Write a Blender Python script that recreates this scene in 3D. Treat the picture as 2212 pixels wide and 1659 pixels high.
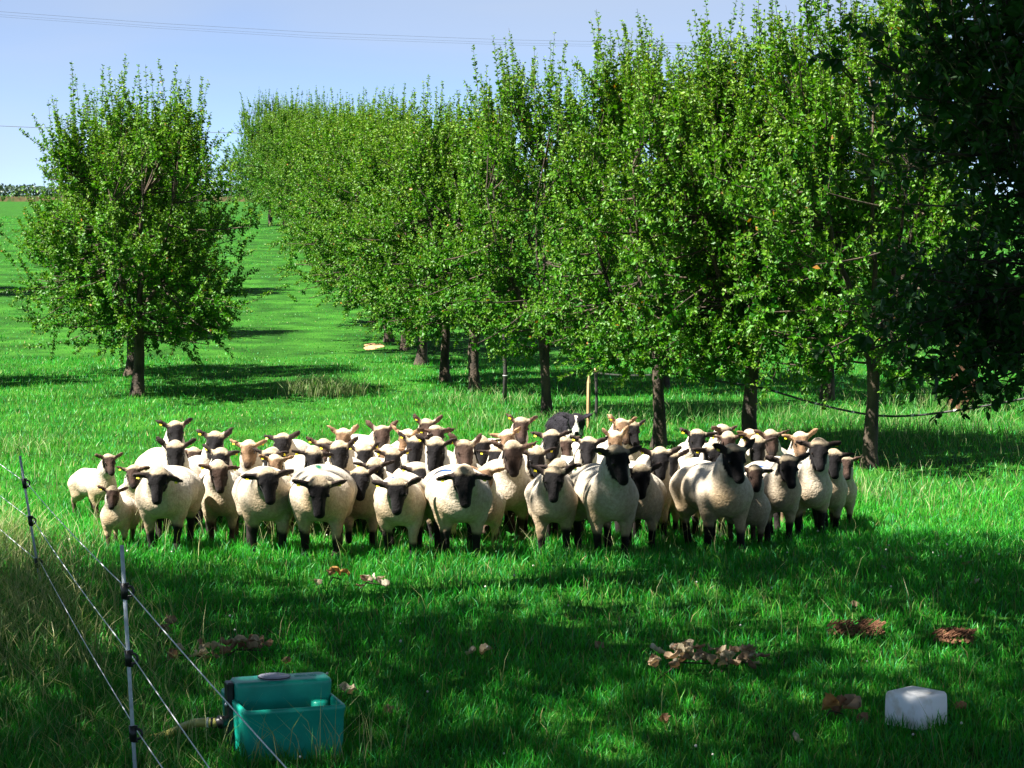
import bpy, math, random
import numpy as np
from mathutils import Vector, Matrix

for o in list(bpy.data.objects):
    bpy.data.objects.remove(o, do_unlink=True)
scene = bpy.context.scene
COL = scene.collection

# ------------------------------------------------------------------ camera, sky, sun, exposure
FPX, CX, CY, HOR = 5200.0, 1106.0, 829.5, 420.0      # focal length and centre in pixels of a 2212 x 1659 view
CAMZ = 2.8
PITCH = math.atan((CY - HOR) / FPX)
cam_data = bpy.data.cameras.new('camera')
cam_data.sensor_width = 36.0
cam_data.lens = FPX / 2212.0 * 36.0
cam_data.clip_start = 0.1
cam_data.clip_end = 6000.0
cam = bpy.data.objects.new('camera', cam_data)
COL.objects.link(cam)
cam.location = (0, 0, CAMZ)
cam.rotation_euler = (math.pi / 2 - PITCH, 0, 0)
scene.camera = cam

SUN_ELEV = math.radians(54)
SUN_DIR = Vector((-0.90, -0.42, 0)).normalized() * math.cos(SUN_ELEV) + Vector((0, 0, math.sin(SUN_ELEV)))
world = bpy.data.worlds.new('World')
scene.world = world
world.use_nodes = True
wn = world.node_tree
for n in list(wn.nodes):
    wn.nodes.remove(n)
sky = wn.nodes.new('ShaderNodeTexSky')
sky.sky_type = 'NISHITA'
sky.sun_disc = False
sky.sun_elevation = SUN_ELEV
sky.sun_rotation = math.atan2(SUN_DIR.x, SUN_DIR.y)
sky.altitude = 1200
sky.air_density = 0.3
sky.dust_density = 0.0
sky.ozone_density = 3.5
bg = wn.nodes.new('ShaderNodeBackground')
bg.inputs['Strength'].default_value = 0.05
wout = wn.nodes.new('ShaderNodeOutputWorld')
tcw = wn.nodes.new('ShaderNodeTexCoord'); mpw = wn.nodes.new('ShaderNodeMapping'); mpw.inputs['Scale'].default_value = (1.3, 1.3, 9.0)
cir = wn.nodes.new('ShaderNodeTexNoise'); cir.inputs['Scale'].default_value = 2.2; cir.inputs['Detail'].default_value = 5; cir.inputs['Roughness'].default_value = .45; cir.inputs['Distortion'].default_value = .6
rmp = wn.nodes.new('ShaderNodeMapRange'); rmp.inputs['From Min'].default_value = .3; rmp.inputs['From Max'].default_value = .7; rmp.inputs['To Min'].default_value = .12; rmp.inputs['To Max'].default_value = .60
mixc = wn.nodes.new('ShaderNodeMixRGB'); mixc.inputs[2].default_value = (3.1, 3.45, 3.85, 1)     # thin veil of high cloud
wn.links.new(tcw.outputs['Generated'], mpw.inputs[0]); wn.links.new(mpw.outputs[0], cir.inputs['Vector']); wn.links.new(cir.outputs['Fac'], rmp.inputs[0])
wn.links.new(rmp.outputs[0], mixc.inputs[0]); wn.links.new(sky.outputs[0], mixc.inputs[1])
wn.links.new(mixc.outputs[0], bg.inputs[0])
wn.links.new(bg.outputs[0], wout.inputs[0])

sun_data = bpy.data.lights.new('sun', 'SUN')
sun_data.energy = 5.0
sun_data.angle = math.radians(0.53)
sun_data.color = (1.0, 0.95, 0.86)
sun = bpy.data.objects.new('sun', sun_data)
COL.objects.link(sun)
sun.rotation_euler = (-SUN_DIR).to_track_quat('-Z', 'Y').to_euler()
sun.location = SUN_DIR * 60

scene.view_settings.view_transform = 'Standard'
scene.view_settings.look = 'None'
scene.view_settings.gamma = 1.0
scene.view_settings.use_curve_mapping = False
scene.view_settings.exposure = 2.1
scene.render.engine = 'CYCLES'
scene.render.resolution_x = 1024
scene.render.resolution_y = 768
scene.cycles.max_bounces = 6
scene.cycles.transparent_max_bounces = 6

# ------------------------------------------------------------------ helpers
rng = np.random.default_rng(7)

def ss(a, b, x):
    t = np.clip((x - a) / (b - a), 0, 1)
    return t * t * (3 - 2 * t)

def gz(x, y):
    """height of the meadow: flat, a shallow dip under the flock, a long rise behind"""
    y = np.asarray(y, float); x = np.asarray(x, float)
    z = -0.3 * ss(17.2, 23, y) + 2.1 * ss(38, 112, y)
    z = z + 0.018 * np.sin(x * 1.3 + 0.6 * y) * np.sin(0.9 * y - 0.4 * x + 1.0) * ss(4, 9, y)
    return z

CP, SP = math.cos(PITCH), math.sin(PITCH)

def ray(px, py):
    u = (px - CX) / FPX; v = -(py - CY) / FPX
    return np.array([u, CP + v * SP, -SP + v * CP])

def at_depth(px, py, d):
    r = ray(px, py)
    return np.array([0, 0, CAMZ]) + r * (d / r[1])

def on_ground(px, py):
    r = ray(px, py)
    ts = np.concatenate([np.linspace(3, 60, 1200), np.linspace(60, 900, 3000)])
    z = CAMZ + r[2] * ts - gz(r[0] * ts, r[1] * ts)
    k = np.argmax(z < 0)
    a, b = ts[k - 1], ts[k]
    t = a + (b - a) * z[k - 1] / (z[k - 1] - z[k] + 1e-12)
    return np.array([r[0] * t, r[1] * t, float(gz(r[0] * t, r[1] * t))])

def hash2(ix, iy, seed):
    n = np.sin(ix * 127.1 + iy * 311.7 + seed * 74.7) * 43758.5453
    return n - np.floor(n)

def vnoise(x, y, scale, seed=0):
    x = np.asarray(x) * scale; y = np.asarray(y) * scale
    ix, iy = np.floor(x), np.floor(y)
    fx, fy = x - ix, y - iy
    fx = fx * fx * (3 - 2 * fx); fy = fy * fy * (3 - 2 * fy)
    a, b = hash2(ix, iy, seed), hash2(ix + 1, iy, seed)
    c, d = hash2(ix, iy + 1, seed), hash2(ix + 1, iy + 1, seed)
    return (a * (1 - fx) + b * fx) * (1 - fy) + (c * (1 - fx) + d * fx) * fy

def mesh_from(name, verts, faces=None, loops=None, sizes=None, cols=None, smooth=True):
    """numpy mesh: faces as an (n,k) array, or flat loops plus sizes"""
    me = bpy.data.meshes.new(name)
    verts = np.asarray(verts, np.float32)
    if faces is not None:
        faces = np.asarray(faces, np.int32)
        loops = faces.ravel(); sizes = np.full(len(faces), faces.shape[1], np.int32)
    loops = np.asarray(loops, np.int32); sizes = np.asarray(sizes, np.int32)
    me.vertices.add(len(verts)); me.vertices.foreach_set('co', verts.ravel())
    me.loops.add(len(loops)); me.loops.foreach_set('vertex_index', loops)
    me.polygons.add(len(sizes))
    starts = np.concatenate([[0], np.cumsum(sizes)[:-1]]).astype(np.int32)
    me.polygons.foreach_set('loop_start', starts)
    me.polygons.foreach_set('use_smooth', np.full(len(sizes), smooth))
    me.update(calc_edges=True)
    if cols is not None:
        c = np.ones((len(verts), 4), np.float32); c[:, :cols.shape[1]] = cols
        at = me.attributes.new('Col', 'FLOAT_COLOR', 'POINT')
        at.data.foreach_set('color', c.ravel())
    me.validate()
    return me

class MB:
    """collects pieces of one mesh"""
    def __init__(self):
        self.v = []; self.l = []; self.s = []; self.c = []; self.n = 0
    def add(self, v, faces, col=None):
        v = np.asarray(v, float)
        self.v.append(v)
        for f in faces:
            self.l.extend(int(i) + self.n for i in f); self.s.append(len(f))
        self.c.append(np.tile(np.asarray(col if col is not None else (1, 1, 1), float), (len(v), 1)) if np.ndim(col) < 2 else np.asarray(col))
        self.n += len(v)
        return self
    def box(self, c, size, rot=0, col=None, taper=1.0):
        sx, sy, sz = [q / 2 for q in size]
        p = []
        for z, t in ((-sz, 1.0), (sz, taper)):
            for x, y in ((-sx, -sy), (sx, -sy), (sx, sy), (-sx, sy)):
                p.append((x * t, y * t, z))
        p = np.array(p); ca, sa = math.cos(rot), math.sin(rot)
        q = p.copy(); q[:, 0] = p[:, 0] * ca - p[:, 1] * sa; q[:, 1] = p[:, 0] * sa + p[:, 1] * ca
        return self.add(q + np.array(c), [(0, 3, 2, 1), (4, 5, 6, 7), (0, 1, 5, 4), (1, 2, 6, 5), (2, 3, 7, 6), (3, 0, 4, 7)], col)
    def tube(self, pts, radii, sides=8, col=None, caps=True, wob=0.0, flute=0):
        pts = np.asarray(pts, float); n = len(pts)
        radii = np.broadcast_to(np.asarray(radii, float), (n,))
        tg = np.gradient(pts, axis=0); tg /= np.linalg.norm(tg, axis=1, keepdims=True) + 1e-9
        ref = np.array([0, 0, 1.0]) if abs(tg[0, 2]) < 0.9 else np.array([1.0, 0, 0])
        u = np.cross(tg[0], ref); u /= np.linalg.norm(u)
        V = []
        for i in range(n):
            u = u - tg[i] * np.dot(u, tg[i]); u /= np.linalg.norm(u) + 1e-9
            w = np.cross(tg[i], u)
            a = np.arange(sides) * 2 * math.pi / sides
            r = radii[i] * (1 + wob * np.sin(a * 3 + i * 1.7) * np.cos(i * 2.3 + a))
            V.append(pts[i] + np.outer(np.cos(a) * r, u) + np.outer(np.sin(a) * r, w))
        V = np.concatenate(V); F = []
        for i in range(n - 1):
            for k in range(sides):
                k2 = (k + 1) % sides
                F.append((i * sides + k, i * sides + k2, (i + 1) * sides + k2, (i + 1) * sides + k))
        if caps:
            F.append(tuple(range(sides - 1, -1, -1))); F.append(tuple((n - 1) * sides + k for k in range(sides)))
        return self.add(V, F, col)
    def lathe(self, prof, c=(0, 0, 0), sides=20, col=None):
        V = []; F = []
        a = np.arange(sides) * 2 * math.pi / sides
        for r, z in prof:
            V.append(np.stack([np.cos(a) * r, np.sin(a) * r, np.full(sides, z)], 1))
        for i in range(len(prof) - 1):
            for k in range(sides):
                k2 = (k + 1) % sides
                F.append((i * sides + k, i * sides + k2, (i + 1) * sides + k2, (i + 1) * sides + k))
        F.append(tuple(range(sides - 1, -1, -1))); F.append(tuple((len(prof) - 1) * sides + k for k in range(sides)))
        return self.add(np.concatenate(V) + np.array(c), F, col)
    def mesh(self, name, smooth=True):
        return mesh_from(name, np.concatenate(self.v), loops=self.l, sizes=self.s, cols=np.concatenate(self.c), smooth=smooth)

def link(name, me, mat=None, parent=None, loc=None, label=None, cat=None, group=None, kind=None):
    o = bpy.data.objects.new(name, me)
    COL.objects.link(o)
    if mat is not None and me is not None and len(me.materials) == 0:
        me.materials.append(mat)
    if parent is not None:
        o.parent = parent
    if loc is not None:
        o.location = [float(q) for q in loc]
    if label: o['label'] = label
    if cat: o['category'] = cat
    if group: o['group'] = group
    if kind: o['kind'] = kind
    return o

def bevel(o, w, seg=3, sub=0):
    m = o.modifiers.new('bevel', 'BEVEL'); m.width = w; m.segments = seg; m.limit_method = 'ANGLE'; m.angle_limit = math.radians(40)
    if sub:
        s = o.modifiers.new('sub', 'SUBSURF'); s.levels = sub; s.render_levels = sub

# ------------------------------------------------------------------ materials
def new_mat(name):
    m = bpy.data.materials.new(name); m.use_nodes = True
    nt = m.node_tree
    for n in list(nt.nodes): nt.nodes.remove(n)
    out = nt.nodes.new('ShaderNodeOutputMaterial')
    p = nt.nodes.new('ShaderNodeBsdfPrincipled')
    nt.links.new(p.outputs[0], out.inputs[0])
    return m, nt, p, out

def N(nt, kind, **kw):
    n = nt.nodes.new(kind)
    for k, v in kw.items():
        if k in n.inputs: n.inputs[k].default_value = v
        else: setattr(n, k, v)
    return n

def noise_bump(nt, p, scale, strength, dist=0.01, detail=4, coord='Object'):
    tc = N(nt, 'ShaderNodeTexCoord')
    nz = N(nt, 'ShaderNodeTexNoise'); nz.inputs['Scale'].default_value = scale; nz.inputs['Detail'].default_value = detail
    nt.links.new(tc.outputs[coord], nz.inputs['Vector'])
    b = N(nt, 'ShaderNodeBump'); b.inputs['Strength'].default_value = strength; b.inputs['Distance'].default_value = dist
    nt.links.new(nz.outputs['Fac'], b.inputs['Height'])
    nt.links.new(b.outputs[0], p.inputs['Normal'])
    return nz, tc

def col_noise(nt, p, c1, c2, scale, detail=5, coord='Object', lo=.35, hi=.65, vec_scale=None):
    tc = N(nt, 'ShaderNodeTexCoord')
    nz = N(nt, 'ShaderNodeTexNoise'); nz.inputs['Scale'].default_value = scale; nz.inputs['Detail'].default_value = detail
    src = tc.outputs[coord]
    if vec_scale:
        mp = N(nt, 'ShaderNodeMapping'); mp.inputs['Scale'].default_value = vec_scale
        nt.links.new(src, mp.inputs[0]); src = mp.outputs[0]
    nt.links.new(src, nz.inputs['Vector'])
    r = N(nt, 'ShaderNodeValToRGB')
    r.color_ramp.elements[0].position = lo; r.color_ramp.elements[0].color = (*c1, 1)
    r.color_ramp.elements[1].position = hi; r.color_ramp.elements[1].color = (*c2, 1)
    nt.links.new(nz.outputs['Fac'], r.inputs[0]); nt.links.new(r.outputs[0], p.inputs['Base Color'])
    return nz, r

def leaf_mat(name, trans=0.35, rough=0.42, tint=(1.25, 1.35, 0.5), spec=0.5):
    m, nt, p, out = new_mat(name)
    at = N(nt, 'ShaderNodeAttribute', attribute_name='Col')
    nt.links.new(at.outputs['Color'], p.inputs['Base Color'])
    p.inputs['Roughness'].default_value = rough
    p.inputs['Specular IOR Level'].default_value = spec
    mul = N(nt, 'ShaderNodeMixRGB', blend_type='MULTIPLY'); mul.inputs[0].default_value = 1; mul.inputs[2].default_value = (*tint, 1)
    nt.links.new(at.outputs['Color'], mul.inputs[1])
    tr = N(nt, 'ShaderNodeBsdfTranslucent'); nt.links.new(mul.outputs[0], tr.inputs[0])
    mx = N(nt, 'ShaderNodeMixShader'); mx.inputs[0].default_value = trans
    nt.links.new(p.outputs[0], mx.inputs[1]); nt.links.new(tr.outputs[0], mx.inputs[2]); nt.links.new(mx.outputs[0], out.inputs[0])
    return m

M = {}
M['grass'] = leaf_mat('grass_blades', .32, .5, (.9, 1.35, .45), .35)
M['leaf'] = leaf_mat('orchard_leaves', .27, .5, (1.2, 1.4, .35), .3)
M['bigleaf'] = leaf_mat('canopy_leaves', .25, .45, (1.2, 1.4, .5), .4)
M['deadleaf'] = leaf_mat('dead_leaves', .15, .7, (1.2, 1.0, .7), .2)

m, nt, p, out = new_mat('meadow_soil')
nz, r = col_noise(nt, p, (.012, .055, .006), (.035, .14, .014), 1.1, 8)
e = r.color_ramp.elements.new(.5); e.color = (.02, .09, .009, 1)
p.inputs['Roughness'].default_value = .95; p.inputs['Specular IOR Level'].default_value = .1
tc = N(nt, 'ShaderNodeTexCoord'); n2 = N(nt, 'ShaderNodeTexNoise'); n2.inputs['Scale'].default_value = 26; n2.inputs['Detail'].default_value = 6
nt.links.new(tc.outputs['Object'], n2.inputs['Vector'])
b = N(nt, 'ShaderNodeBump'); b.inputs['Strength'].default_value = .8; b.inputs['Distance'].default_value = .06
nt.links.new(n2.outputs['Fac'], b.inputs['Height']); nt.links.new(b.outputs[0], p.inputs['Normal'])
mxx = N(nt, 'ShaderNodeMixRGB', blend_type='MULTIPLY'); mxx.inputs[0].default_value = .7
r2 = N(nt, 'ShaderNodeValToRGB'); r2.color_ramp.elements[0].position = .3; r2.color_ramp.elements[0].color = (.35, .4, .3, 1); r2.color_ramp.elements[1].position = .7; r2.color_ramp.elements[1].color = (1.5, 1.4, 1.2, 1)
nt.links.new(n2.outputs['Fac'], r2.inputs[0]); nt.links.new(r.outputs[0], mxx.inputs[1]); nt.links.new(r2.outputs[0], mxx.inputs[2]); nt.links.new(mxx.outputs[0], p.inputs['Base Color'])
M['soil'] = m

m, nt, p, out = new_mat('tree_bark')
col_noise(nt, p, (.018, .013, .009), (.085, .06, .038), 9, 8, vec_scale=(1, 1, .35))
p.inputs['Roughness'].default_value = .9
noise_bump(nt, p, 30, .9, .02, 6)
M['bark'] = m

def wool_mat():
    m, nt, p, out = new_mat('sheep_fleece')
    at = N(nt, 'ShaderNodeAttribute', attribute_name='Col')
    tc = N(nt, 'ShaderNodeTexCoord')
    n1 = N(nt, 'ShaderNodeTexNoise'); n1.inputs['Scale'].default_value = 34; n1.inputs['Detail'].default_value = 5; n1.inputs['Roughness'].default_value = .7
    nt.links.new(tc.outputs['Object'], n1.inputs['Vector'])
    r = N(nt, 'ShaderNodeValToRGB'); r.color_ramp.elements[0].position = .3; r.color_ramp.elements[0].color = (.62, .58, .52, 1); r.color_ramp.elements[1].position = .62; r.color_ramp.elements[1].color = (1.05, 1.05, 1.04, 1)
    nt.links.new(n1.outputs['Fac'], r.inputs[0])
    mx = N(nt, 'ShaderNodeMixRGB', blend_type='MULTIPLY'); mx.inputs[0].default_value = .8
    nt.links.new(at.outputs['Color'], mx.inputs[1]); nt.links.new(r.outputs[0], mx.inputs[2]); nt.links.new(mx.outputs[0], p.inputs['Base Color'])
    n2 = N(nt, 'ShaderNodeTexNoise'); n2.inputs['Scale'].default_value = 55; n2.inputs['Detail'].default_value = 4
    nt.links.new(tc.outputs['Object'], n2.inputs['Vector'])
    b = N(nt, 'ShaderNodeBump'); b.inputs['Strength'].default_value = .7; b.inputs['Distance'].default_value = .011
    nt.links.new(n2.outputs['Fac'], b.inputs['Height']); nt.links.new(b.outputs[0], p.inputs['Normal'])
    p.inputs['Roughness'].default_value = .85
    p.inputs['Specular IOR Level'].default_value = .12
    p.inputs['Sheen Weight'].default_value = .03
    return m
M['wool'] = wool_mat()

def plain(name, col, rough=.5, metal=0, spec=.5, var=.25, scale=20, bump=0, bs=60):
    m, nt, p, out = new_mat(name)
    c1 = tuple(c * (1 - var) for c in col); c2 = tuple(min(1, c * (1 + var)) for c in col)
    col_noise(nt, p, c1, c2, scale)
    p.inputs['Roughness'].default_value = rough; p.inputs['Metallic'].default_value = metal; p.inputs['Specular IOR Level'].default_value = spec
    if bump: noise_bump(nt, p, bs, bump, .004)
    return m
M['eye'] = plain('animal_eye', (.012, .008, .006), .08, var=.1)
M['tag'] = plain('yellow_ear_tag', (.75, .62, .02), .45, var=.12)
M['green'] = plain('green_plastic', (.005, .31, .225), .38, var=.14, scale=7, bump=.08, bs=90)
M['lid'] = plain('grey_plastic_lid', (.34, .34, .42), .45, var=.15, scale=14)
M['black'] = plain('black_plastic', (.010, .010, .011), .4, var=.3)
M['hose'] = plain('cream_hose_rubber', (.34, .33, .08), .5, var=.12, scale=9)
M['steel'] = plain('galvanised_steel', (.55, .56, .58), .35, .9, var=.2)
M['postplastic'] = plain('pale_fibreglass', (.42, .47, .52), .35, var=.18, scale=30)
M['twine'] = plain('fence_polywire', (.62, .64, .68), .45, var=.3, scale=120)
M['cable'] = plain('dark_irrigation_hose', (.03, .032, .028), .5, var=.4, scale=12)
M['clip'] = plain('pale_plastic_clip', (.5, .52, .48), .5)
M['wire'] = plain('overhead_cable', (.10, .10, .12), .6, var=.1)
M['salt'] = None
m, nt, p, out = new_mat('salt_block')
nz, r = col_noise(nt, p, (.62, .56, .45), (.93, .94, .96), 5.5, 6, lo=.30, hi=.42)
p.inputs['Roughness'].default_value = .5; p.inputs['Subsurface Weight'].default_value = .15; p.inputs['Subsurface Radius'].default_value = (.03, .03, .03)
noise_bump(nt, p, 40, .25, .006)
M['salt'] = m
m, nt, p, out = new_mat('raw_timber')
col_noise(nt, p, (.30, .17, .07), (.52, .36, .19), 14, 6, vec_scale=(3, 3, .25)); p.inputs['Roughness'].default_value = .85
noise_bump(nt, p, 40, .5, .005)
M['timber'] = m
M['darkpost'] = plain('weathered_dark_wood', (.03, .026, .024), .8, var=.5, scale=25, bump=.5)
M['dirt'] = plain('reddish_dirt', (.17, .085, .05), .95, spec=.1, var=.55, scale=60, bump=1.0, bs=80)
M['stump'] = plain('torn_old_bark', (.085, .045, .028), .95, spec=.1, var=.6, scale=12, bump=1.0, bs=30)

# ------------------------------------------------------------------ ground
def build_ground():
    ys = np.concatenate([np.linspace(-60, 0, 10), np.arange(1, 60, .6), np.geomspace(60, 4500, 60)])
    xs = 3 * np.sinh(np.linspace(-7.5, 7.5, 131))
    X, Y = np.meshgrid(xs, ys)
    Z = gz(X, Y)
    v = np.stack([X, Y, Z], -1).reshape(-1, 3)
    ny, nx = X.shape
    i = np.arange(ny - 1)[:, None] * nx + np.arange(nx - 1)[None]
    f = np.stack([i, i + 1, i + nx + 1, i + nx], -1).reshape(-1, 4)
    link('meadow_ground', mesh_from('meadow_ground', v, f), M['soil'], kind='structure', label='green meadow with a shallow dip and a long rise behind')
build_ground()

# ------------------------------------------------------------------ leaves and trees
def leaf_arrays(pos, dirs, length, width, cols, r, fold=.22, oval=True):
    n = len(pos)
    d = dirs / (np.linalg.norm(dirs, axis=1, keepdims=True) + 1e-9)
    s = np.cross(d, r.normal(size=(n, 3)) * .8 + np.array([0, 0, 1.2])); s /= np.linalg.norm(s, axis=1, keepdims=True) + 1e-9
    nn = np.cross(s, d)
    L = length[:, None]; W = width[:, None] * .5
    droop = (r.uniform(.0, .3, n))[:, None] * L
    if not oval:
        v = np.stack([pos, pos + d * L * .48 + s * W + nn * (W * fold * 1.4 - droop * .2), pos + d * L - nn * droop, pos + d * L * .48 - s * W + nn * (W * fold * 1.4 - droop * .2)], 1).reshape(-1, 3)
        b = np.arange(n)[:, None] * 4
        return v, np.concatenate([b + np.array([0, 2, 1]), b + np.array([0, 3, 2])], 0), np.repeat(cols, 4, 0)
    v = np.stack([
        pos,
        pos + d * L * .30 + s * W * .92 + nn * W * fold,
        pos + d * L * .68 + s * W * .80 + nn * (W * fold - droop * .4),
        pos + d * L - nn * droop,
        pos + d * L * .68 - s * W * .80 + nn * (W * fold - droop * .4),
        pos + d * L * .30 - s * W * .92 + nn * W * fold], 1).reshape(-1, 3)
    b = np.arange(n)[:, None] * 6
    f = np.concatenate([b + np.array([0, 3, 2, 1]), b + np.array([0, 5, 4, 3])], 0)
    return v, f, np.repeat(cols, 6, 0)

def leaf_colors(n, r, mode='orchard', tip=None):
    g = r.uniform(0, 1, n)[:, None]
    if mode == 'orchard':
        a = np.array([.006, .085, .004]); b_ = np.array([.056, .205, .006]); y = np.array([.25, .31, .014]); o = np.array([.30, .14, .02])
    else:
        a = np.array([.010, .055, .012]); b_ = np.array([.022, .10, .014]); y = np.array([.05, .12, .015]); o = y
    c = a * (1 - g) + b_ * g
    if tip is not None:
        t = np.clip(tip, 0, 1)[:, None] * r.uniform(.2, 1, n)[:, None] * .75
        c = c * (1 - t) + y * t
    k = r.uniform(0, 1, n) < (.004 if mode == 'orchard' else 0)
    c[k] = o * r.uniform(.6, 1.1, (k.sum(), 1))
    return c

def orchard_tree(seed, mode='orchard', H=5.0, R=1.8, zb=.8, fork=1.15, trunk_r=.085, nclus=150, shoots=10, leafL=.071, sprout=1.0, dens=1.55, lean=(0, 0), oval=False):
    r = np.random.default_rng(seed)
    zt = H - .75
    prof_z = np.array([zb - .1, zb + .15, zb + .7, zb + 1.5, zb + 2.3, zt - .4, zt + .05]); prof_r = np.array([.55, .92, 1.04, 1.02, .92, .68, .32]) * R
    env = lambda z, az=0: np.interp(z, prof_z, prof_r) * (1 + .10 * math.sin(2 * az + seed) + .09 * math.sin(3 * az + 2.2 * z + seed * 2))
    tr = MB(); tw = MB()
    f0 = np.array([lean[0], lean[1], fork])
    zs = np.array([-.08, .02, .12, .35, .6, .85, 1.0]) * fork
    pts = np.stack([lean[0] * np.clip(zs / fork, 0, 1) ** 1.3 + .02 * np.sin(zs * 5 + seed), lean[1] * np.clip(zs / fork, 0, 1) ** 1.3 + .02 * np.cos(zs * 4 + seed), zs], 1)
    rad = trunk_r * np.array([1.6, 1.4, 1.15, 1.0, .93, .97, 1.12])
    tr.tube(pts, rad, 12, wob=.10)
    limbs = []
    nl = 6
    for k in range(nl):
        az = 2 * math.pi * (k + r.uniform(-.25, .25)) / nl
        out = R * r.uniform(.35, .62) if k else .1
        top = np.array([f0[0] + math.cos(az) * out, f0[1] + math.sin(az) * out, r.uniform(.62, .8) * zt])
        t = np.linspace(0, 1, 8)[:, None]
        mid = f0 + np.array([math.cos(az) * out * .75, math.sin(az) * out * .75, (top[2] - fork) * .38])
        P = (1 - t) ** 2 * (f0 - np.array([0, 0, .1])) + 2 * t * (1 - t) * mid + t ** 2 * top
        P[1:-1] += r.normal(size=(6, 3)) * .025
        tr.tube(P, np.linspace(trunk_r * .55, .010, 8), 7, wob=.08)
        limbs.append(P)
    LP = np.concatenate(limbs)
    pos = []; dirs = []; tips = []; Ls = []
    for c in range(nclus):
        for attempt in range(7):
            z = zb + (zt - zb) * r.beta(1.15, 1.2)
            az = r.uniform(0, 2 * math.pi); rr = env(z, az) * math.sqrt(r.uniform(.04, 1.0))
            ctr = np.array([lean[0] + math.cos(az) * rr, lean[1] + math.sin(az) * rr, z])
            if math.sin(ctr[0] * 3.1 + seed) * math.sin(ctr[1] * 3.1 + 1.3 * seed) + math.sin(z * 3.0 + .7 * seed) * math.sin(ctr[0] * 2.3 - ctr[1] * 1.9) > -.12: break
        k = np.argmin(np.linalg.norm(LP - (ctr - np.array([0, 0, .25])), axis=1)); base = LP[k]
        t = np.linspace(0, 1, 5)[:, None]
        mid = (base + ctr) / 2 + np.array([0, 0, -.08]) + r.normal(size=3) * .05
        P = (1 - t) ** 2 * base + 2 * t * (1 - t) * mid + t ** 2 * ctr
        tw.tube(P, np.linspace(.014, .006, 5), 5, caps=False)
        outd = np.array([math.cos(az), math.sin(az), 0])
        hi = (z - zb) / (zt - zb)
        for s in range(int(shoots * r.uniform(.7, 1.3))):
            d0 = outd * (.75 - .6 * hi) * r.uniform(.2, 1.2) + np.array([0, 0, .2 + .7 * hi]) + r.normal(size=3) * .38
            if z < zb + .8: d0[2] -= r.uniform(.1, .8)
            d0 /= np.linalg.norm(d0)
            ln = r.uniform(.25, .55)
            if hi > .62 and r.uniform() < .24 * sprout:
                ln = r.uniform(.5, 1.0); d0 = np.array([d0[0] * .35, d0[1] * .35, 1.0]); d0 /= np.linalg.norm(d0)
            st = P[r.integers(2, 5)] + r.normal(size=3) * np.array([.11, .11, .09])
            t = np.linspace(0, 1, 3)[:, None]
            en = st + d0 * ln + np.array([0, 0, .06])
            Q = st + (en - st) * t + np.array([0, 0, -.03]) * np.sin(t * math.pi)
            tw.tube(Q, np.array([.0055, .004, .002]), 3, caps=False)
            m_ = max(5, int(ln / .021 * dens * r.uniform(.8, 1.15)))
            tt = np.sort(r.uniform(.02, 1.0, m_))
            pp = st + (en - st) * tt[:, None]
            ang = np.arange(m_) * 2.4 + r.uniform(0, 6)
            e1 = np.cross(d0, np.array([.3, .5, .8])); e1 /= np.linalg.norm(e1); e2 = np.cross(d0, e1)
            dd = np.outer(np.cos(ang), e1) + np.outer(np.sin(ang), e2) + d0 * r.uniform(.2, .9, m_)[:, None] + r.normal(size=(m_, 3)) * .2
            pos.append(pp); dirs.append(dd); tips.append(tt * .55 + .35 * hi - .1); Ls.append(leafL * (1.15 - .55 * tt) * r.uniform(.7, 1.15, m_))
    pos = np.concatenate(pos); dirs = np.concatenate(dirs); tips = np.concatenate(tips); Ls = np.concatenate(Ls)
    v, f, c = leaf_arrays(pos, dirs, Ls, Ls * (.58 if oval else .70), leaf_colors(len(pos), r, mode, tips), r, oval=oval)
    return tr.mesh('trunk'), tw.mesh('branches'), mesh_from('crown', v, f, cols=c, smooth=False)

TREES = [orchard_tree(11, H=5.1, R=2.0, zb=.80, fork=1.1, nclus=185),
         orchard_tree(12, H=4.9, R=1.7, zb=.95, fork=1.15, trunk_r=.09),
         orchard_tree(13, H=5.2, R=1.75, zb=1.0, fork=1.2, trunk_r=.08),
         orchard_tree(14, H=5.0, R=1.9, zb=.9, fork=1.05, trunk_r=.095),
         orchard_tree(15, H=5.3, R=1.8, zb=.95, fork=1.1, trunk_r=.08, sprout=1.4)]

def place_tree(var, loc, rot, sc, label, group=None, name='orchard_tree', scz=None):
    root = link(name, None, None, loc=(loc[0], loc[1], loc[2]), label=label, cat='tree', group=group)
    root.rotation_euler = (0, 0, math.radians(rot)); root.scale = (sc, sc, scz or sc)
    t, b, c = TREES[var] if isinstance(var, int) else var
    link('trunk', t, M['bark'], root); link('branches', b, M['bark'], root); link('crown', c, M['leaf'], root)
    return root

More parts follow.
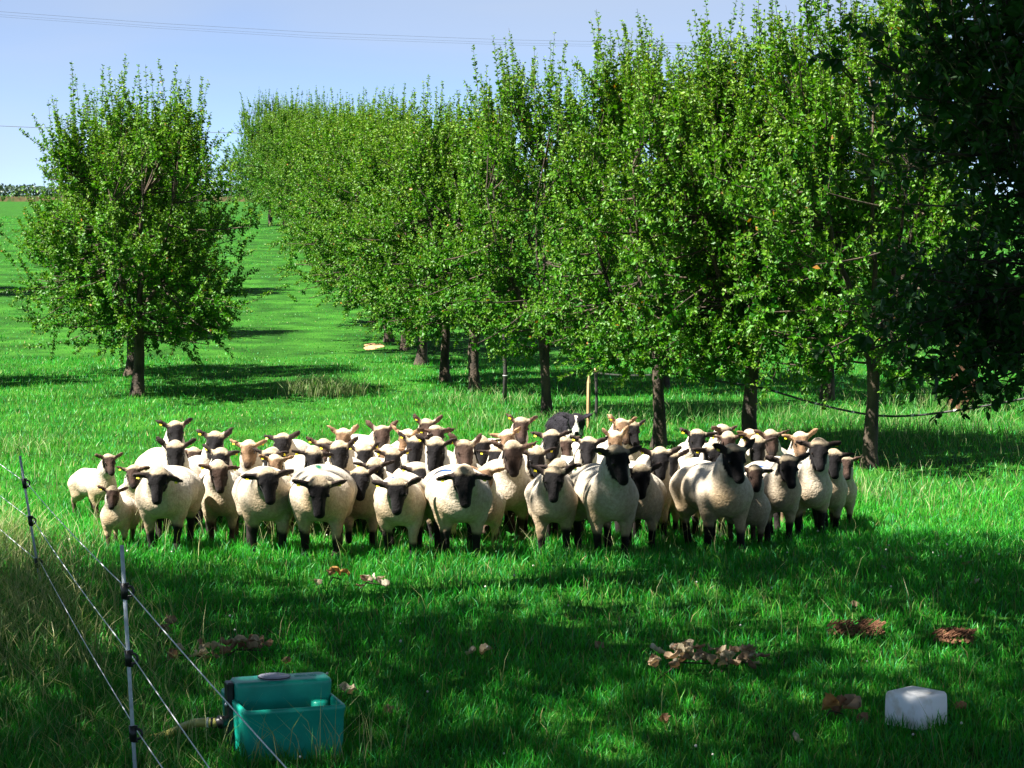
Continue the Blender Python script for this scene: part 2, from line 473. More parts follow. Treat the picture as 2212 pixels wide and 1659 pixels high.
GR = 'orchard trees along the lane'
tree_spots = [
    # px, py of the trunk base, variant, rotation, scale, z scale, label
    (300, 856, 0, 20, 1.0, 1.0, 'lone rounded orchard tree standing at the left of the grass lane'),
    (284, 812, 3, 130, .98, .96, 'orchard tree hidden just behind the lone left tree, dark branch reaching left'),
    (912, 788, 1, 40, 1.0, .98, 'orchard tree with a thick straight trunk just left of the slim leaning one'),
    (962, 824, 2, 200, .92, .93, 'orchard tree with a slim leaning trunk behind the forked one'),
    (1025, 846, 3, 300, .90, .98, 'orchard tree with a stout trunk forking low, left of the thin sapling'),
    (1178, 902, 4, 85, .90, 1.0, 'orchard tree whose trunk stands behind the dog on its left'),
    (1422, 968, 2, 10, .92, 1.02, 'orchard tree with dappled trunk rising behind the rear sheep right of the dog'),
    (1621, 981, 1, 150, .94, 1.12, 'orchard tree with pale straight trunk second from the right'),
    (1882, 1010, 4, 240, 1.0, 1.19, 'orchard tree with sunlit mottled trunk at the right end of the flock'),
    (874, 757, 0, 260, .98, .96, 'orchard tree with a trunk just right of the bare orange patch'),
    (838, 738, 4, 30, .98, .93, 'orchard tree beside the bare orange patch on the lane edge'),
]
for i, (px, py, var, rot, sc, scz, lab) in enumerate(tree_spots):
    place_tree(var, on_ground(px, py), rot, sc, lab, GR, scz=scz)
# the right-hand row running on up the lane, seen as one receding wall of foliage
far_row = [(-3.0, 53, 2), (-3.9, 59, 1), (-4.8, 66, 3), (-5.8, 74, 4), (-6.9, 83, 0), (-8.75, 93, 2), (-9.9, 106, 1), (-11.4, 121, 3), (-13.2, 138, 0), (-9.65, 96.5, 4)]
ordn = ['nearest', 'second nearest', 'third nearest', 'fourth nearest', 'fifth nearest', 'sixth nearest', 'seventh nearest', 'eighth nearest', 'farthest', 'leftmost']
for (x, y, var), o_ in zip(far_row, ordn):
    place_tree(var, (x, y, float(gz(x, y))), 37 * y, 1.0 + .05 * math.sin(y), 'receding orchard tree up the lane, ' + o_ + ' of the far row', GR)
far_left = [(-8.0, 50, 1), (-9.4, 62, 2)]
for (x, y, var), o_ in zip(far_left, ['nearer', 'farther']):
    place_tree(var, (x, y, float(gz(x, y))), 51 * y, .92, 'orchard tree in the left row behind the lone tree, ' + o_ + ' of two', GR)
back_right = [(2.4, 38.5, 3, 'left'), (4.75, 36.2, 0, 'right')]
for x, y, var, o_ in back_right:
    place_tree(var, (x, y, float(gz(x, y))), 77 * y, 1.12, 'orchard tree of the second row behind the right trunks, ' + o_ + ' of two', GR)
# trees standing just outside the picture that throw the bands of shade on the left
for x, y, var, o_ in [(-11.15, 38.5, 1, 'near'), (-15.7, 62, 3, 'far'), (-11.6, 27.5, 2, 'nearest')]:
    place_tree(var, (x, y, float(gz(x, y))), 23 * y, 1.1, 'orchard tree beyond the left picture edge casting shade, ' + o_ + ' one', GR)

# dark near tree filling the right edge, its shade deepened by darker leaf colours
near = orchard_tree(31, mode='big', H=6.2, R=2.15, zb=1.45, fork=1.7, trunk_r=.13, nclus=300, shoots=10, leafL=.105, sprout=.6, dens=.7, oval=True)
place_tree(near, (4.35, 16.4, float(gz(4.35, 16.4))), 65, 1.0, 'dark close tree with large leaves filling the right edge, shade deepened in its leaf colour')

# tall broad trees beside and behind the camera whose shade covers the foreground
def canopy_tree(seed, H=12.5, R=4.6, zb=5.2, nclus=85, per=190, leafL=.17, off=(0, 0)):
    r = np.random.default_rng(seed)
    tr = MB(); pos = []; dirs = []
    pts = np.array([[0, 0, -.2], [0, 0, .3], [.05, .05, 2], [.1 + off[0] * .12, 0, 4], [off[0] * .6, .1 + off[1] * .6, 6.5], [off[0], off[1], 9.5]])
    tr.tube(pts, [.36, .28, .23, .2, .15, .06], 12, wob=.08)
    zc = (H + zb) / 2; hz = (H - zb) / 2
    for c in range(nclus):
        q = r.normal(size=3); q /= np.linalg.norm(q); q *= r.uniform(.25, 1) ** .45
        ctr = np.array([q[0] * R + off[0], q[1] * R + off[1], zc + q[2] * hz])
        zb_ = max(3.5, ctr[2] - 1.6 - r.uniform(0, 1)); base = np.array([np.interp(zb_, pts[:, 2], pts[:, 0]), np.interp(zb_, pts[:, 2], pts[:, 1]), zb_])
        t = np.linspace(0, 1, 5)[:, None]
        P = base + (ctr - base) * t + np.array([0, 0, .35]) * np.sin(t * math.pi)
        tr.tube(P, np.linspace(.05, .012, 5), 5, caps=False)
        n = int(per * r.uniform(.5, 1.4)); sp = r.uniform(.45, .85)
        pp = ctr + r.normal(size=(n, 3)) * np.array([sp, sp, sp * .55])
        pos.append(pp); dirs.append(r.normal(size=(n, 3)) * np.array([1, 1, .45]) + np.array([0, 0, -.25]))
    pos = np.concatenate(pos); dirs = np.concatenate(dirs)
    L = leafL * r.uniform(.7, 1.2, len(pos))
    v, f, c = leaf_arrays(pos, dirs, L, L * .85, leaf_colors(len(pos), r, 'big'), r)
    return tr.mesh('trunk'), mesh_from('crown', v, f, cols=c, smooth=False)
CAN = [canopy_tree(41), canopy_tree(42, R=4.3), canopy_tree(43, H=11, R=2.3, zb=6.6, nclus=26, per=170, off=(2.6, .6)), canopy_tree(44, H=11, R=2.7, zb=5.8, nclus=40, per=220, off=(-4.2, .8))]
canopies = [(4.9, 13.5, 3, 0, 1.0, 'leaning in from the right'), (-4.9, 15.0, 2, 0, 1.0, 'leaning in from the left'), (-6.2, 8.1, 0, 0, 1.0, 'left of the camera'), (-10.6, 12.4, 1, 80, .95, 'far left of the camera'), (-3.6, 4.6, 1, 200, .95, 'behind the camera on its left'),
            (3.4, 7.6, 0, 140, .9, 'right of the camera'), (4.3, 13.0, 1, 30, .95, 'right of the camera, farther forward')]
for x, y, var, rot, sc, where in canopies:
    root = link('shade_tree', None, loc=(x, y, float(gz(x, y))), label='tall broad-leaved shade tree outside the picture, ' + where, cat='tree', group='tall shade trees around the camera')
    root.rotation_euler = (0, 0, math.radians(rot)); root.scale = (sc, sc, sc)
    link('trunk', CAN[var][0], M['bark'], root); link('crown', CAN[var][1], M['bigleaf'], root)

# ------------------------------------------------------------------ far hedge and dry verge on the skyline
def far_hedge():
    r = np.random.default_rng(5); n = 16000
    x = r.uniform(-190, 60, n); y = 470 + r.uniform(-3, 3, n)
    top = 1.5 + 1.6 * vnoise(x, x * 0, .12, 3) + 1.0 * vnoise(x, x * 0, .45, 4)
    z = gz(x, y) + top * r.uniform(0, 1, n) ** .7
    c = np.array([.05, .085, .06]) * r.uniform(.8, 1.2, (n, 1))  # distance haze is mixed into this bluish grey-green
    v, f, cc = leaf_arrays(np.stack([x, y, z], 1), r.normal(size=(n, 3)), np.full(n, .7), np.full(n, .6), c, r, oval=False)
    link('far_hedge', mesh_from('far_hedge', v, f, cols=cc, smooth=False), M['bigleaf'], kind='stuff', label='distant hedge tinted grey-green with haze along the skyline at left')
    n = 9000
    x = r.uniform(-150, 40, n); y = r.uniform(330, 430, n)
    h = r.uniform(.35, .8, n); z = gz(x, y)
    w = r.uniform(.25, .5, n); l = r.uniform(-.3, .3, n)
    v = np.stack([np.stack([x - w, y, z], 1), np.stack([x + w, y, z], 1), np.stack([x + l, y, z + h], 1)], 1).reshape(-1, 3)
    c = np.array([.24, .17, .09]) * r.uniform(.6, 1.2, (n, 1)); k = r.uniform(size=n) < .4; c[k] = np.array([.10, .16, .05])
    link('dry_verge', mesh_from('dry_verge', v, np.arange(n * 3).reshape(-1, 3), cols=np.repeat(c, 3, 0), smooth=False), M['grass'], kind='stuff', label='strip of brownish dry grass before the far hedge')
far_hedge()

# overhead cables
def cable(pts, rad, label):
    m_ = MB(); P = [at_depth(*q) for q in pts]
    m_.tube(np.array(P), rad, 5)
    link('overhead_cable', m_.mesh('overhead_cable'), M['wire'], label=label, cat='cable', group='overhead cables')
for dy, lab, r_ in ((0, 'uppermost thin power cable crossing the sky', .008), (6, 'middle thin power cable crossing the sky', .006), (10, 'lowest of the three thin power cables high in the sky', .006)):
    cable([(-500, -14 + dy, 138), (0, 25 + dy * 1.1, 146), (338, 50 + dy * 1.1, 152), (677, 70 + dy * 1.2, 158), (1097, 86 + dy * 1.1, 166), (1408, 92 + dy, 173), (1800, 96 + dy, 182), (2400, 92 + dy, 196)], r_, lab)
cable([(-500, 258, 300), (0, 272, 300), (140, 278, 302), (700, 292, 306), (1500, 292, 312)], .035, 'single dark cable low in the sky left of the lone tree')
SHEEP = [
    (238, 1003, 22.7, 33, 28, 0.72, 58, 'b', 0.15, None, 0, 'thin standing lamb in sun at the far left edge of the flock'),
    (242, 1074, 19.3, 0, 0, 0.62, 66, 'b', 0.1, None, 0, 'smallest lamb at the front left, facing the camera head-on'),
    (288, 1029, 20.8, 9, 18, 0.72, 60, 'b', 0.05, None, 0, 'greyish lamb half hidden behind the round front-left sheep'),
    (340, 1049, 18.97, 0, 0, 0.98, 68, 'k', -0.35, None, 0, 'round pale sheep with drooping black ears, front left'),
    (381, 939, 22.82, 22, 10, 0.95, 58, 'k', 0.45, None, 0, 'black-faced sheep at the back left corner, head raised highest there'),
    (379, 987, 21.0, 4, 0, 0.95, 66, 'k', 0.3, None, 0, 'sheep with a long black face above the round front-left sheep'),
    (421, 993, 23.24, 13, 12, 0.85, 62, 'b', 0.05, None, 0, 'brown-faced sheep peeping between two black-faced ones at the left'),
    (463, 964, 21.94, 18, 4, 0.95, 58, 'k', 0.3, None, 0, 'upright sheep with long bare neck in the left of the flock'),
    (474, 1001, 20.91, 7, 2, 0.92, 68, 'k', 0.25, None, 0, 'sheep with square dark face and two yellow tagged ears, left middle'),
    (536, 981, 22.3, -6, 6, 0.9, 62, 't', 0.35, None, 0, 'pale-faced sheep with white back, left rear'),
    (582, 999, 21.47, -11, -25, 0.88, 74, 'k', 0.0, None, 0, 'grey-headed sheep bowing its head toward the left, behind the tan lamb'),
    (597, 1010, 20.61, 2, 5, 0.78, 62, 't', 0.2, None, 0, 'tan-faced lamb with a yellow tag, behind the front sheep at left'),
    (581, 1050, 18.74, 8, 14, 1.0, 62, 'k', -0.05, None, 0, 'broad front-row sheep with dark face, third adult from the left'),
    (474, 1030, 19.9, 4, 22, 0.88, 74, 'b', 0.1, None, 0, 'grey sheep squeezed behind the broad front-row one, head lowered'),
    (607, 966, 23.2, -4, 0, 0.97, 60, 'k', 0.2, None, 0, 'sheep with ears held straight out, standing alone at the rear left'),
    (741, 954, 22.82, 0, 8, 0.88, 58, 't', 0.55, None, 0, 'pale brown-faced sheep with pricked ears at the rear, centre left'),
    (701, 977, 22.45, 23, 8, 0.9, 62, 'b', 0.2, None, 0, 'brown-faced sheep partly behind a tall grey-headed one, rear left'),
    (733, 989, 21.41, 1, -4, 1.0, 64, 'k', 0.3, None, 0, 'tall sheep with grey crown and tilted black face, left of centre'),
    (678, 999, 20.58, 0, 0, 0.9, 76, 'k', 0.0, None, 0, 'dark head bowed low with sideways ears behind the green-marked front sheep'),
    (787, 991, 22.29, -8, -4, 0.88, 66, 'k', 0.5, None, 0, 'all-black-headed sheep with one ear up, left of centre'),
    (826, 947, 24.0, 23, 14, 0.97, 55, 'b', 0.7, None, 0, 'brown-faced sheep with long upright ears at the rear, gazing right'),
    (835, 991, 23.1, 9, 2, 0.85, 74, 't', 0.2, None, 0, 'light brown lowered head behind a dark bowed one, centre left'),
    (849, 999, 21.49, 9, 6, 0.85, 76, 'k', 0.05, None, 0, 'dark bowed head just left of a big rounded back'),
    (924, 933, 24.0, 20, 8, 0.92, 58, 'b', 0.5, None, 0, 'rearmost sheep at centre left with white back showing'),
    (945, 947, 22.43, 4, 6, 0.9, 60, 'b', 0.1, None, 0, 'tan-crowned sheep in front of the rearmost one, centre'),
    (873, 956, 23.17, -31, -40, 0.88, 62, 't', 0.5, None, 0, 'pale sheep turned away to the left, rear centre'),
    (895, 974, 22.06, 9, 0, 0.92, 70, 'k', 0.3, None, 0, 'grey-crowned dark sheep below the one turned left'),
    (939, 981, 20.07, -14, 0, 0.92, 68, 'k', 0.35, None, 0, 'charcoal-headed sheep looking down, with white back to its right'),
    (910, 1037, 20.55, 5, 6, 0.98, 66, 'k', 0.05, None, 0, 'sheep with a big rounded pale back, face half hidden by the blue-marked one'),
    (689, 1074, 18.48, 3, 8, 1.04, 72, 'k', 0.1, ('g', -0.42, -0.02), 0, 'front-row sheep with green paint on its back and head hung low'),
    (778, 1045, 19.5, 3, 4, 0.93, 64, 'k', 0.25, None, 1, 'sheep lifting its foreleg between two paint-marked front sheep'),
    (810, 1024, 20.57, 0, 0, 0.88, 72, 'k', 0.1, ('o', -0.3, 0.05), 0, 'black face half hidden behind the leg-lifting sheep'),
    (858, 1072, 18.35, -1, -2, 0.95, 68, 'k', 0.3, ('b', -0.25, -0.03), 0, 'front-row sheep with a small blue hook mark, head low'),
    (1004, 1052, 18.2, 6, 8, 1.04, 68, 'k', -0.2, ('b', -0.3, -0.09), 0, 'foremost sheep with a blue dash on its back, centre'),
    (1050, 1034, 19.5, 2, 6, 0.75, 60, 't', 0.1, None, 0, 'brown and tan lamb just right of the foremost blue-marked sheep'),
    (1109, 992, 20.23, 8, 6, 1.02, 62, 'b', 0.35, None, 1, 'long-necked sheep striding with bent foreleg in the centre'),
    (1005, 984, 21.05, 3, 2, 0.98, 64, 'b', 0.5, None, 0, 'tan-crowned sheep with upright ears behind the foremost one'),
    (1042, 975, 22.57, 1, 0, 0.93, 66, 'k', 0.05, None, 0, 'black-faced sheep with ears spread wide, centre'),
    (1073, 994, 21.65, 0, -4, 0.85, 70, 'k', 0.1, None, 0, 'dark face wedged between the striding sheep and its left neighbour'),
    (1127, 930, 24.0, 24, 14, 0.93, 55, 'b', 0.6, None, 0, 'brown-faced sheep at the very rear, just left of the dog'),
    (1094, 957, 23.18, -11, 0, 0.85, 76, 't', 0.1, None, 0, 'light crown of a bowed head below the rear brown-faced sheep'),
    (1192, 961, 21.91, 18, 4, 0.95, 58, 'k', 0.15, None, 0, 'open-mouthed sheep with dark face and pale cheeks below the dog'),
    (1222, 972, 22.88, 7, 16, 0.88, 64, 'b', 0.2, None, 0, 'brown-eared sheep mostly hidden behind the open-mouthed one'),
    (1159, 998, 20.97, 2, 4, 0.9, 74, 'k', 0.05, None, 0, 'sheep with grey woolly cap looking down, right of the striding one'),
    (1196, 1046, 18.64, -1, 0, 0.96, 66, 'k', 0.3, None, 0, 'front sheep with square yellow tags under both ears, right of centre'),
    (1204, 1031, 19.9, -7, -10, 0.96, 74, 'k', 0.1, ('g', -0.4, 0.1), 0, 'rounded back with a green dash behind the yellow-tagged front sheep'),
    (1271, 975, 21.88, 17, 6, 0.93, 66, 'k', 0.4, None, 0, 'black-faced sheep with both ears up, below and right of the dog'),
    (1340, 1005, 18.53, 11, 28, 1.04, 60, 'k', 0.15, None, 0, 'tall black-headed front sheep standing three-quarter to the right'),
    (1346, 932, 23.73, 36, 20, 0.93, 58, 't', 0.25, None, 0, 'tan-crowned sheep at the rear right of the dog, with white back'),
    (1369, 937, 24.0, 18, 24, 0.9, 60, 'k', 0.1, None, 0, 'dark-faced sheep just behind the tan-crowned one right of the dog'),
    (1331, 960, 22.9, 6, -4, 0.85, 72, 't', 0.6, None, 0, 'tan head with one tall ear behind the tall black-headed front sheep'),
    (1385, 1040, 19.4, -2, 2, 0.93, 64, 'k', 0.2, None, 0, 'dark-faced sheep with pale lips tucked right of the tall front one'),
    (1427, 1002, 20.39, 15, 8, 0.98, 64, 'k', 0.3, None, 0, 'black-faced sheep with wide ears and grey back, centre right'),
    (1449, 1004, 20.99, 5, 14, 0.85, 68, 'k', 0.15, None, 0, 'narrow dark face just right of the wide-eared black-faced sheep'),
    (1509, 958, 22.5, 28, 10, 0.95, 62, 'k', 0.25, None, 0, 'black-faced sheep with bright white back at the rear right'),
    (1570, 946, 23.64, 25, 30, 0.92, 58, 'b', 0.1, None, 0, 'brown-faced sheep turned right at the rear, beside a trunk'),
    (1546, 993, 20.68, 7, 16, 1.0, 68, 'k', 0.1, ('g', -0.35, -0.11), 0, 'sheep with green paint on its back behind the right front sheep'),
    (1591, 1002, 19.2, 13, 22, 1.06, 60, 'k', 0.3, None, 0, 'stout black-faced front sheep leading the right side'),
    (1572, 962, 22.64, 7, 0, 0.85, 76, 'b', 0.2, None, 0, 'reddish-brown bowed crown above the stout right front sheep'),
    (1633, 1033, 19.7, 4, 18, 0.76, 60, 'b', -0.1, None, 0, 'lamb with streaked dark face right of the stout front sheep'),
    (1706, 1019, 20.1, 11, 16, 1.0, 64, 'k', 0.3, ('b', -0.4, -0.1), 0, 'sheep with a blue dash on its back at the right'),
    (1638, 972, 22.69, 8, 12, 0.88, 76, 'k', 0.1, None, 0, 'low grey head with flat ears behind the blue-dashed sheep at right'),
    (1626, 955, 23.9, 15, 14, 0.85, 72, 't', 0.1, None, 0, 'pinkish white head low at the rear right'),
    (1667, 958, 23.44, -7, 2, 0.9, 66, 'b', 0.1, None, 0, 'tan-capped sheep with level yellow-tagged ears, rear right'),
    (1732, 962, 22.49, 13, 10, 0.9, 62, 't', 0.3, None, 0, 'tan-faced sheep with white shoulder at the rear right end'),
    (1771, 983, 20.74, 11, 10, 0.98, 62, 'k', 0.1, None, 0, 'long-faced upright sheep near the right end of the flock'),
    (1802, 1002, 21.32, 6, 10, 0.9, 66, 'k', -0.05, None, 0, 'dark-faced sheep second from the right end, ear pointing right'),
    (1828, 1009, 22.01, 4, 10, 0.78, 62, 'b', -0.1, None, 0, 'lamb with pale cheek at the far right end of the flock'),
]

# ------------------------------------------------------------------ animals: one continuous surface from blended limbs
def polygonise(F, o, h):
    """naive surface nets on a scalar grid"""
    S = F < 0
    nx, ny, nz = F.shape
    c = np.zeros((nx - 1, ny - 1, nz - 1), np.int8)
    for a in (0, 1):
        for b_ in (0, 1):
            for d in (0, 1):
                c += S[a:nx - 1 + a, b_:ny - 1 + b_, d:nz - 1 + d]
    act = (c > 0) & (c < 8)
    idx = -np.ones(act.shape, np.int64); I = np.argwhere(act); idx[act] = np.arange(len(I))
    acc = np.zeros((len(I), 3)); cnt = np.zeros(len(I))
    x, y, z = I.T
    for ax in range(3):
        oth = [q for q in range(3) if q != ax]
        for p_ in (0, 1):
            for q_ in (0, 1):
                off = np.zeros(3, int); off[oth[0]] = p_; off[oth[1]] = q_
                a = F[x + off[0], y + off[1], z + off[2]]
                e = off.copy(); e[ax] = 1
                b_ = F[x + e[0], y + e[1], z + e[2]]
                m_ = (a < 0) != (b_ < 0)
                t = np.where(m_, a / np.where(np.abs(a - b_) < 1e-12, 1, a - b_), 0)
                P = np.tile(off.astype(float), (len(I), 1)); P[:, ax] = t
                acc += P * m_[:, None]; cnt += m_
    V = (I + acc / cnt[:, None]) * h + o
    faces = []
    for ax in range(3):
        oth = [q for q in range(3) if q != ax]
        sl = [slice(1, n - 1) for n in F.shape]
        s0 = list(sl); s1 = list(sl); s0[ax] = slice(0, F.shape[ax] - 1); s1[ax] = slice(1, F.shape[ax])
        A = S[tuple(s0)]; B = S[tuple(s1)]
        ch = np.argwhere(A != B); fl = A[A != B]
        base = ch.copy()
        for q in oth: base[:, q] += 1
        def cell(p_, q_):
            k = base.copy(); k[:, oth[0]] -= p_; k[:, oth[1]] -= q_
            return idx[k[:, 0], k[:, 1], k[:, 2]]
        quad = np.stack([cell(1, 1), cell(0, 1), cell(0, 0), cell(1, 0)], 1)
        if ax == 1: fl = ~fl
        quad[~fl] = quad[~fl][:, ::-1]
        faces.append(quad)
    return V, np.concatenate(faces)

class Blob:
    def __init__(self, lo, hi, h):
        self.o = np.array(lo, float); self.h = h
        n = np.ceil((np.array(hi) - self.o) / h).astype(int) + 1
        self.ax = [self.o[i] + np.arange(n[i]) * h for i in range(3)]
        self.F = np.full(n, 9.0, np.float32)
    def _sl(self, lo, hi):
        s = []
        for i in range(3):
            a = int(np.clip(np.floor((lo[i] - self.o[i]) / self.h), 0, self.F.shape[i])); b_ = int(np.clip(np.ceil((hi[i] - self.o[i]) / self.h) + 1, 0, self.F.shape[i]))
            s.append(slice(a, b_))
        return tuple(s)
    def _put(self, s, D, k):
        A = self.F[s]
        hh = np.clip(.5 + .5 * (D - A) / k, 0, 1)
        self.F[s] = D * (1 - hh) + A * hh - k * hh * (1 - hh)
    def cone(self, a, b_, r1, r2, k=.04, wy=1.0):
        a = np.array(a, float); b_ = np.array(b_, float)
        m_ = max(r1, r2) * max(1, wy) + k * 1.5 + 2 * self.h
        s = self._sl(np.minimum(a, b_) - m_, np.maximum(a, b_) + m_)
        X = self.ax[0][s[0]][:, None, None]; Y = self.ax[1][s[1]][None, :, None] ; Z = self.ax[2][s[2]][None, None, :]
        ay = a[1]; 
        Yc = ay + (Y - ay) / wy
        ba = b_ - a; L = ba @ ba + 1e-9
        t = np.clip(((X - a[0]) * ba[0] + (Yc - a[1]) * ba[1] + (Z - a[2]) * ba[2]) / L, 0, 1)
        D = np.sqrt((X - a[0] - t * ba[0]) ** 2 + (Yc - a[1] - t * ba[1]) ** 2 + (Z - a[2] - t * ba[2]) ** 2) - (r1 + (r2 - r1) * t)
        self._put(s, D, k)
    def ball(self, a, r, k=.04, wy=1.0):
        self.cone(a, np.array(a) + 1e-4, r, r, k, wy)
    def ell(self, c, axes, rad, k=.012):
        c = np.array(c, float); m_ = max(rad) + k * 1.5 + 2 * self.h
        s = self._sl(c - m_, c + m_)
        X = self.ax[0][s[0]][:, None, None] - c[0]; Y = self.ax[1][s[1]][None, :, None] - c[1]; Z = self.ax[2][s[2]][None, None, :] - c[2]
        k0 = 0; k1 = 0
        for q, r_ in zip(axes, rad):
            w = X * q[0] + Y * q[1] + Z * q[2]
            k0 = k0 + (w / r_) ** 2; k1 = k1 + (w / r_ ** 2) ** 2
        k0 = np.sqrt(k0); k1 = np.sqrt(k1) + 1e-6
        self._put(s, k0 * (k0 - 1) / k1, k)
    def ripple(self, fn, amp):
        X, Y, Z = np.meshgrid(*self.ax, indexing='ij', sparse=True)
        self.F = self.F + np.where(np.abs(self.F) < .1, amp * fn(X, Y, Z), 0)
    def mesh(self):
        return polygonise(self.F, self.o, self.h)

def unit(v):
    v = np.array(v, float); return v / (np.linalg.norm(v) + 1e-9)

def n3(p, s, ph):
    return np.sin(p[:, 0] * s + ph) * np.sin(p[:, 1] * s * 1.1 + ph * 1.7) + np.sin(p[:, 2] * s * .9 + ph * .6) * np.sin(p[:, 0] * s * .7 + p[:, 1] * s * .8)

PAINT = {'g': (.0, .09, .045), 'b': (.0, .045, .17), 'o': (.28, .08, .012)}

def sheep_mesh(seed, fx, hl, hyaw, pitch, ear, tone, mark, raised, h, fat):
    r = np.random.default_rng(seed)
    B = Blob((-1.02, -.42, -.05), (.78, .42, 1.22), h)
    # trunk of the body
    B.cone((-.50, 0, .495), (-.26, 0, .485), .165, .172, .05, fat)
    B.cone((-.28, 0, .485), (.0, 0, .49), .172, .165, .10, fat)
    B.ball((.06, 0, .475), .148, .10, fat)
    B.ball((.12, 0, .435), .108, .09)
    B.cone((-.56, 0, .47), (-.60, 0, .42), .15, .13, .1, fat)
    B.cone((-.75, 0, .5), (-.79, 0, .36), .03, .026, .04)
    # legs
    ph = r.uniform(0, 6.28); hoof = []
    for sy, q in ((1, 0), (-1, math.pi)):
        sw = .07 * math.sin(ph + q)
        y = .105 * sy * (fat * .5 + .5)
        up = bool(raised) and sy == -1
        if up:
            kn = (.13, y, .27); fe = (.07, y, .15); ho = (.055, y, .10)
        else:
            kn = (.035 + sw * .4, y, .235); fe = (.03 + sw, y * .95, .065); ho = (.05 + sw, y * .95, .022)
        B.cone((.02, y, .45), (.03, y, .34), .092, .070, .06)
        B.cone((.03, y, .34), kn, .068, .042, .03)
        B.cone(kn, fe, .037, .026, .02); B.cone(fe, ho, .03, .031, .015); hoof.append(ho)
        sw = .08 * math.sin(ph + q + math.pi)
        y = .12 * sy * (fat * .5 + .5)
        B.cone((-.52, y, .45), (-.49, y, .33), .13, .095, .07)
        hk = (-.62 + sw * .5, y * .95, .225); fe = (-.59 + sw, y * .92, .065); ho = (-.57 + sw, y * .92, .022)
        B.cone((-.49, y, .33), hk, .085, .042, .03); B.cone(hk, fe, .036, .026, .02); B.cone(fe, ho, .03, .031, .015); hoof.append(ho)
    # head frame
    py = math.radians(hyaw); pp = math.radians(pitch)
    f = np.array([math.cos(py) * math.cos(pp), math.sin(py) * math.cos(pp), -math.sin(pp)])
    l = np.array([-math.sin(py), math.cos(py), 0]); u = np.cross(f, l)
    roll = r.normal() * .08
    l, u = l * math.cos(roll) + u * math.sin(roll), u * math.cos(roll) - l * math.sin(roll)
    K = 1.04
    P0 = np.array([fx, 0, hl]) - f * .075 * K
    nb = np.array([.06, 0, .50])
    mid = nb * .45 + (P0 - f * .03 - u * .03) * .55 + np.array([.02, 0, .02])
    B.cone(nb, mid, .135, .105, .09); B.cone(mid, P0 - f * .035 - u * .028, .105, .078, .05)
    H = lambda a, b_, c: P0 + (f * a + l * b_ + u * c) * K
    B.ball(P0, .068 * K, .03)
    B.ell(H(-.012, 0, .030), (f, l, u), (.058 * K, .062 * K, .040 * K), .03)
    B.cone(H(.03, 0, 0), H(.175, 0, -.004), .060 * K, .038 * K, .03)
    B.cone(H(.01, 0, -.035), H(.15, 0, -.03), .052 * K, .031 * K, .03)
    B.ell(H(.184, 0, -.008), (f, l, u), (.034 * K, .038 * K, .034 * K), .015)
    B.cone(H(.05, 0, .052), H(.15, 0, .026), .020 * K, .016 * K, .02)
    for s in (-1, 1):
        B.ball(H(.050, s * .049, .026), .022 * K, .015)
    ears = []
    for s in (-1, 1):
        ea = ear + r.normal() * .16
        e = unit(l * s * math.cos(ea) + u * (math.sin(ea) * .35) + np.array([0, 0, math.sin(ea)]) * .9 - f * .22)
        w = unit(np.cross(e, f) * s * .9 + f * .35); w = unit(w - e * (w @ e)); n_ = np.cross(e, w)
        c = H(-.015, s * .055, .022) + e * .078
        B.ell(c, (e, w, n_), (.088, .036, .0145), .02)
        B.ball(c - e * .055, .022, .02)
        ears.append((c, e, w, n_, s))
    a1, a2, a3 = r.uniform(0, 6, 3)
    B.ripple(lambda X, Y, Z: np.sin(X * 17 + a1) * np.sin(Y * 15 + a2) * np.sin(Z * 16 + a3) + .6 * np.sin(X * 41 + Z * 22 + a2) * np.sin(Z * 37 + Y * 31 + a1), .0035)
    V, Fc = B.mesh()
    # colouring of the coat
    q = (V - P0) / K; A = q @ f; Bu = q @ u; C = q @ l
    nz = n3(V, 42, a1); nz2 = n3(V, 11, a2)
    clean = np.array([.54, .50, .43]) * r.uniform(.92, 1.05); tan = np.array([.38, .265, .14]) * r.uniform(.9, 1.1)
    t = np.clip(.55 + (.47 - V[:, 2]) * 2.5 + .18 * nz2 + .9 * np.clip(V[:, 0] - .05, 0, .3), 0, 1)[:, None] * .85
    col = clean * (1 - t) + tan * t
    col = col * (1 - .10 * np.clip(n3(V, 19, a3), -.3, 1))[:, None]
    capc = np.array([.36, .29, .20]) if tone != 't' else np.array([.50, .40, .27])
    near = np.sqrt((q ** 2).sum(1)) < .2
    cap = np.clip((.115 - np.sqrt(((q - u * .02) ** 2).sum(1))) / .03, 0, 1)[:, None]
    col = col * (1 - cap) + capc * cap
    fc = {'k': np.array([.010, .009, .010]), 'b': np.array([.045, .028, .022]), 't': np.array([.17, .105, .062])}[tone]
    edge = -.045 + .028 * np.clip((Bu - .03) / .03, 0, 1) + .006 * nz
    edge = edge + np.clip(-.025 - Bu, 0, .2) * 1.5
    face = np.clip((A - edge) / .016, 0, 1) * ((A < .26) & (np.sqrt((Bu + .008) ** 2 + C ** 2) < np.where(A > .09, .088, .090)))
    earm = np.zeros(len(V))
    for c, e, w, n_, s in ears:
        d = V - c; k = (np.abs(d @ e) < .10) & (np.abs(d @ w) < .05) & (np.abs(d @ n_) < .03) & (np.abs(C) > .078)
        earm[k] = 1
    muzzle = face * np.clip((A - .15) / .02, 0, 1)
    fcol = np.tile(fc, (len(V), 1)) * (1 + .35 * nz[:, None])
    if tone != 'k':
        fcol = fcol * (1 - .75 * muzzle[:, None]) + np.array([.012, .010, .010]) * .75 * muzzle[:, None]
    col = col * (1 - face[:, None]) + fcol * face[:, None]
    ec = fc * 1.6 + np.array([.02, .012, .008])
    col = np.where(earm[:, None] > 0, ec * (1 + .3 * nz[:, None]), col)
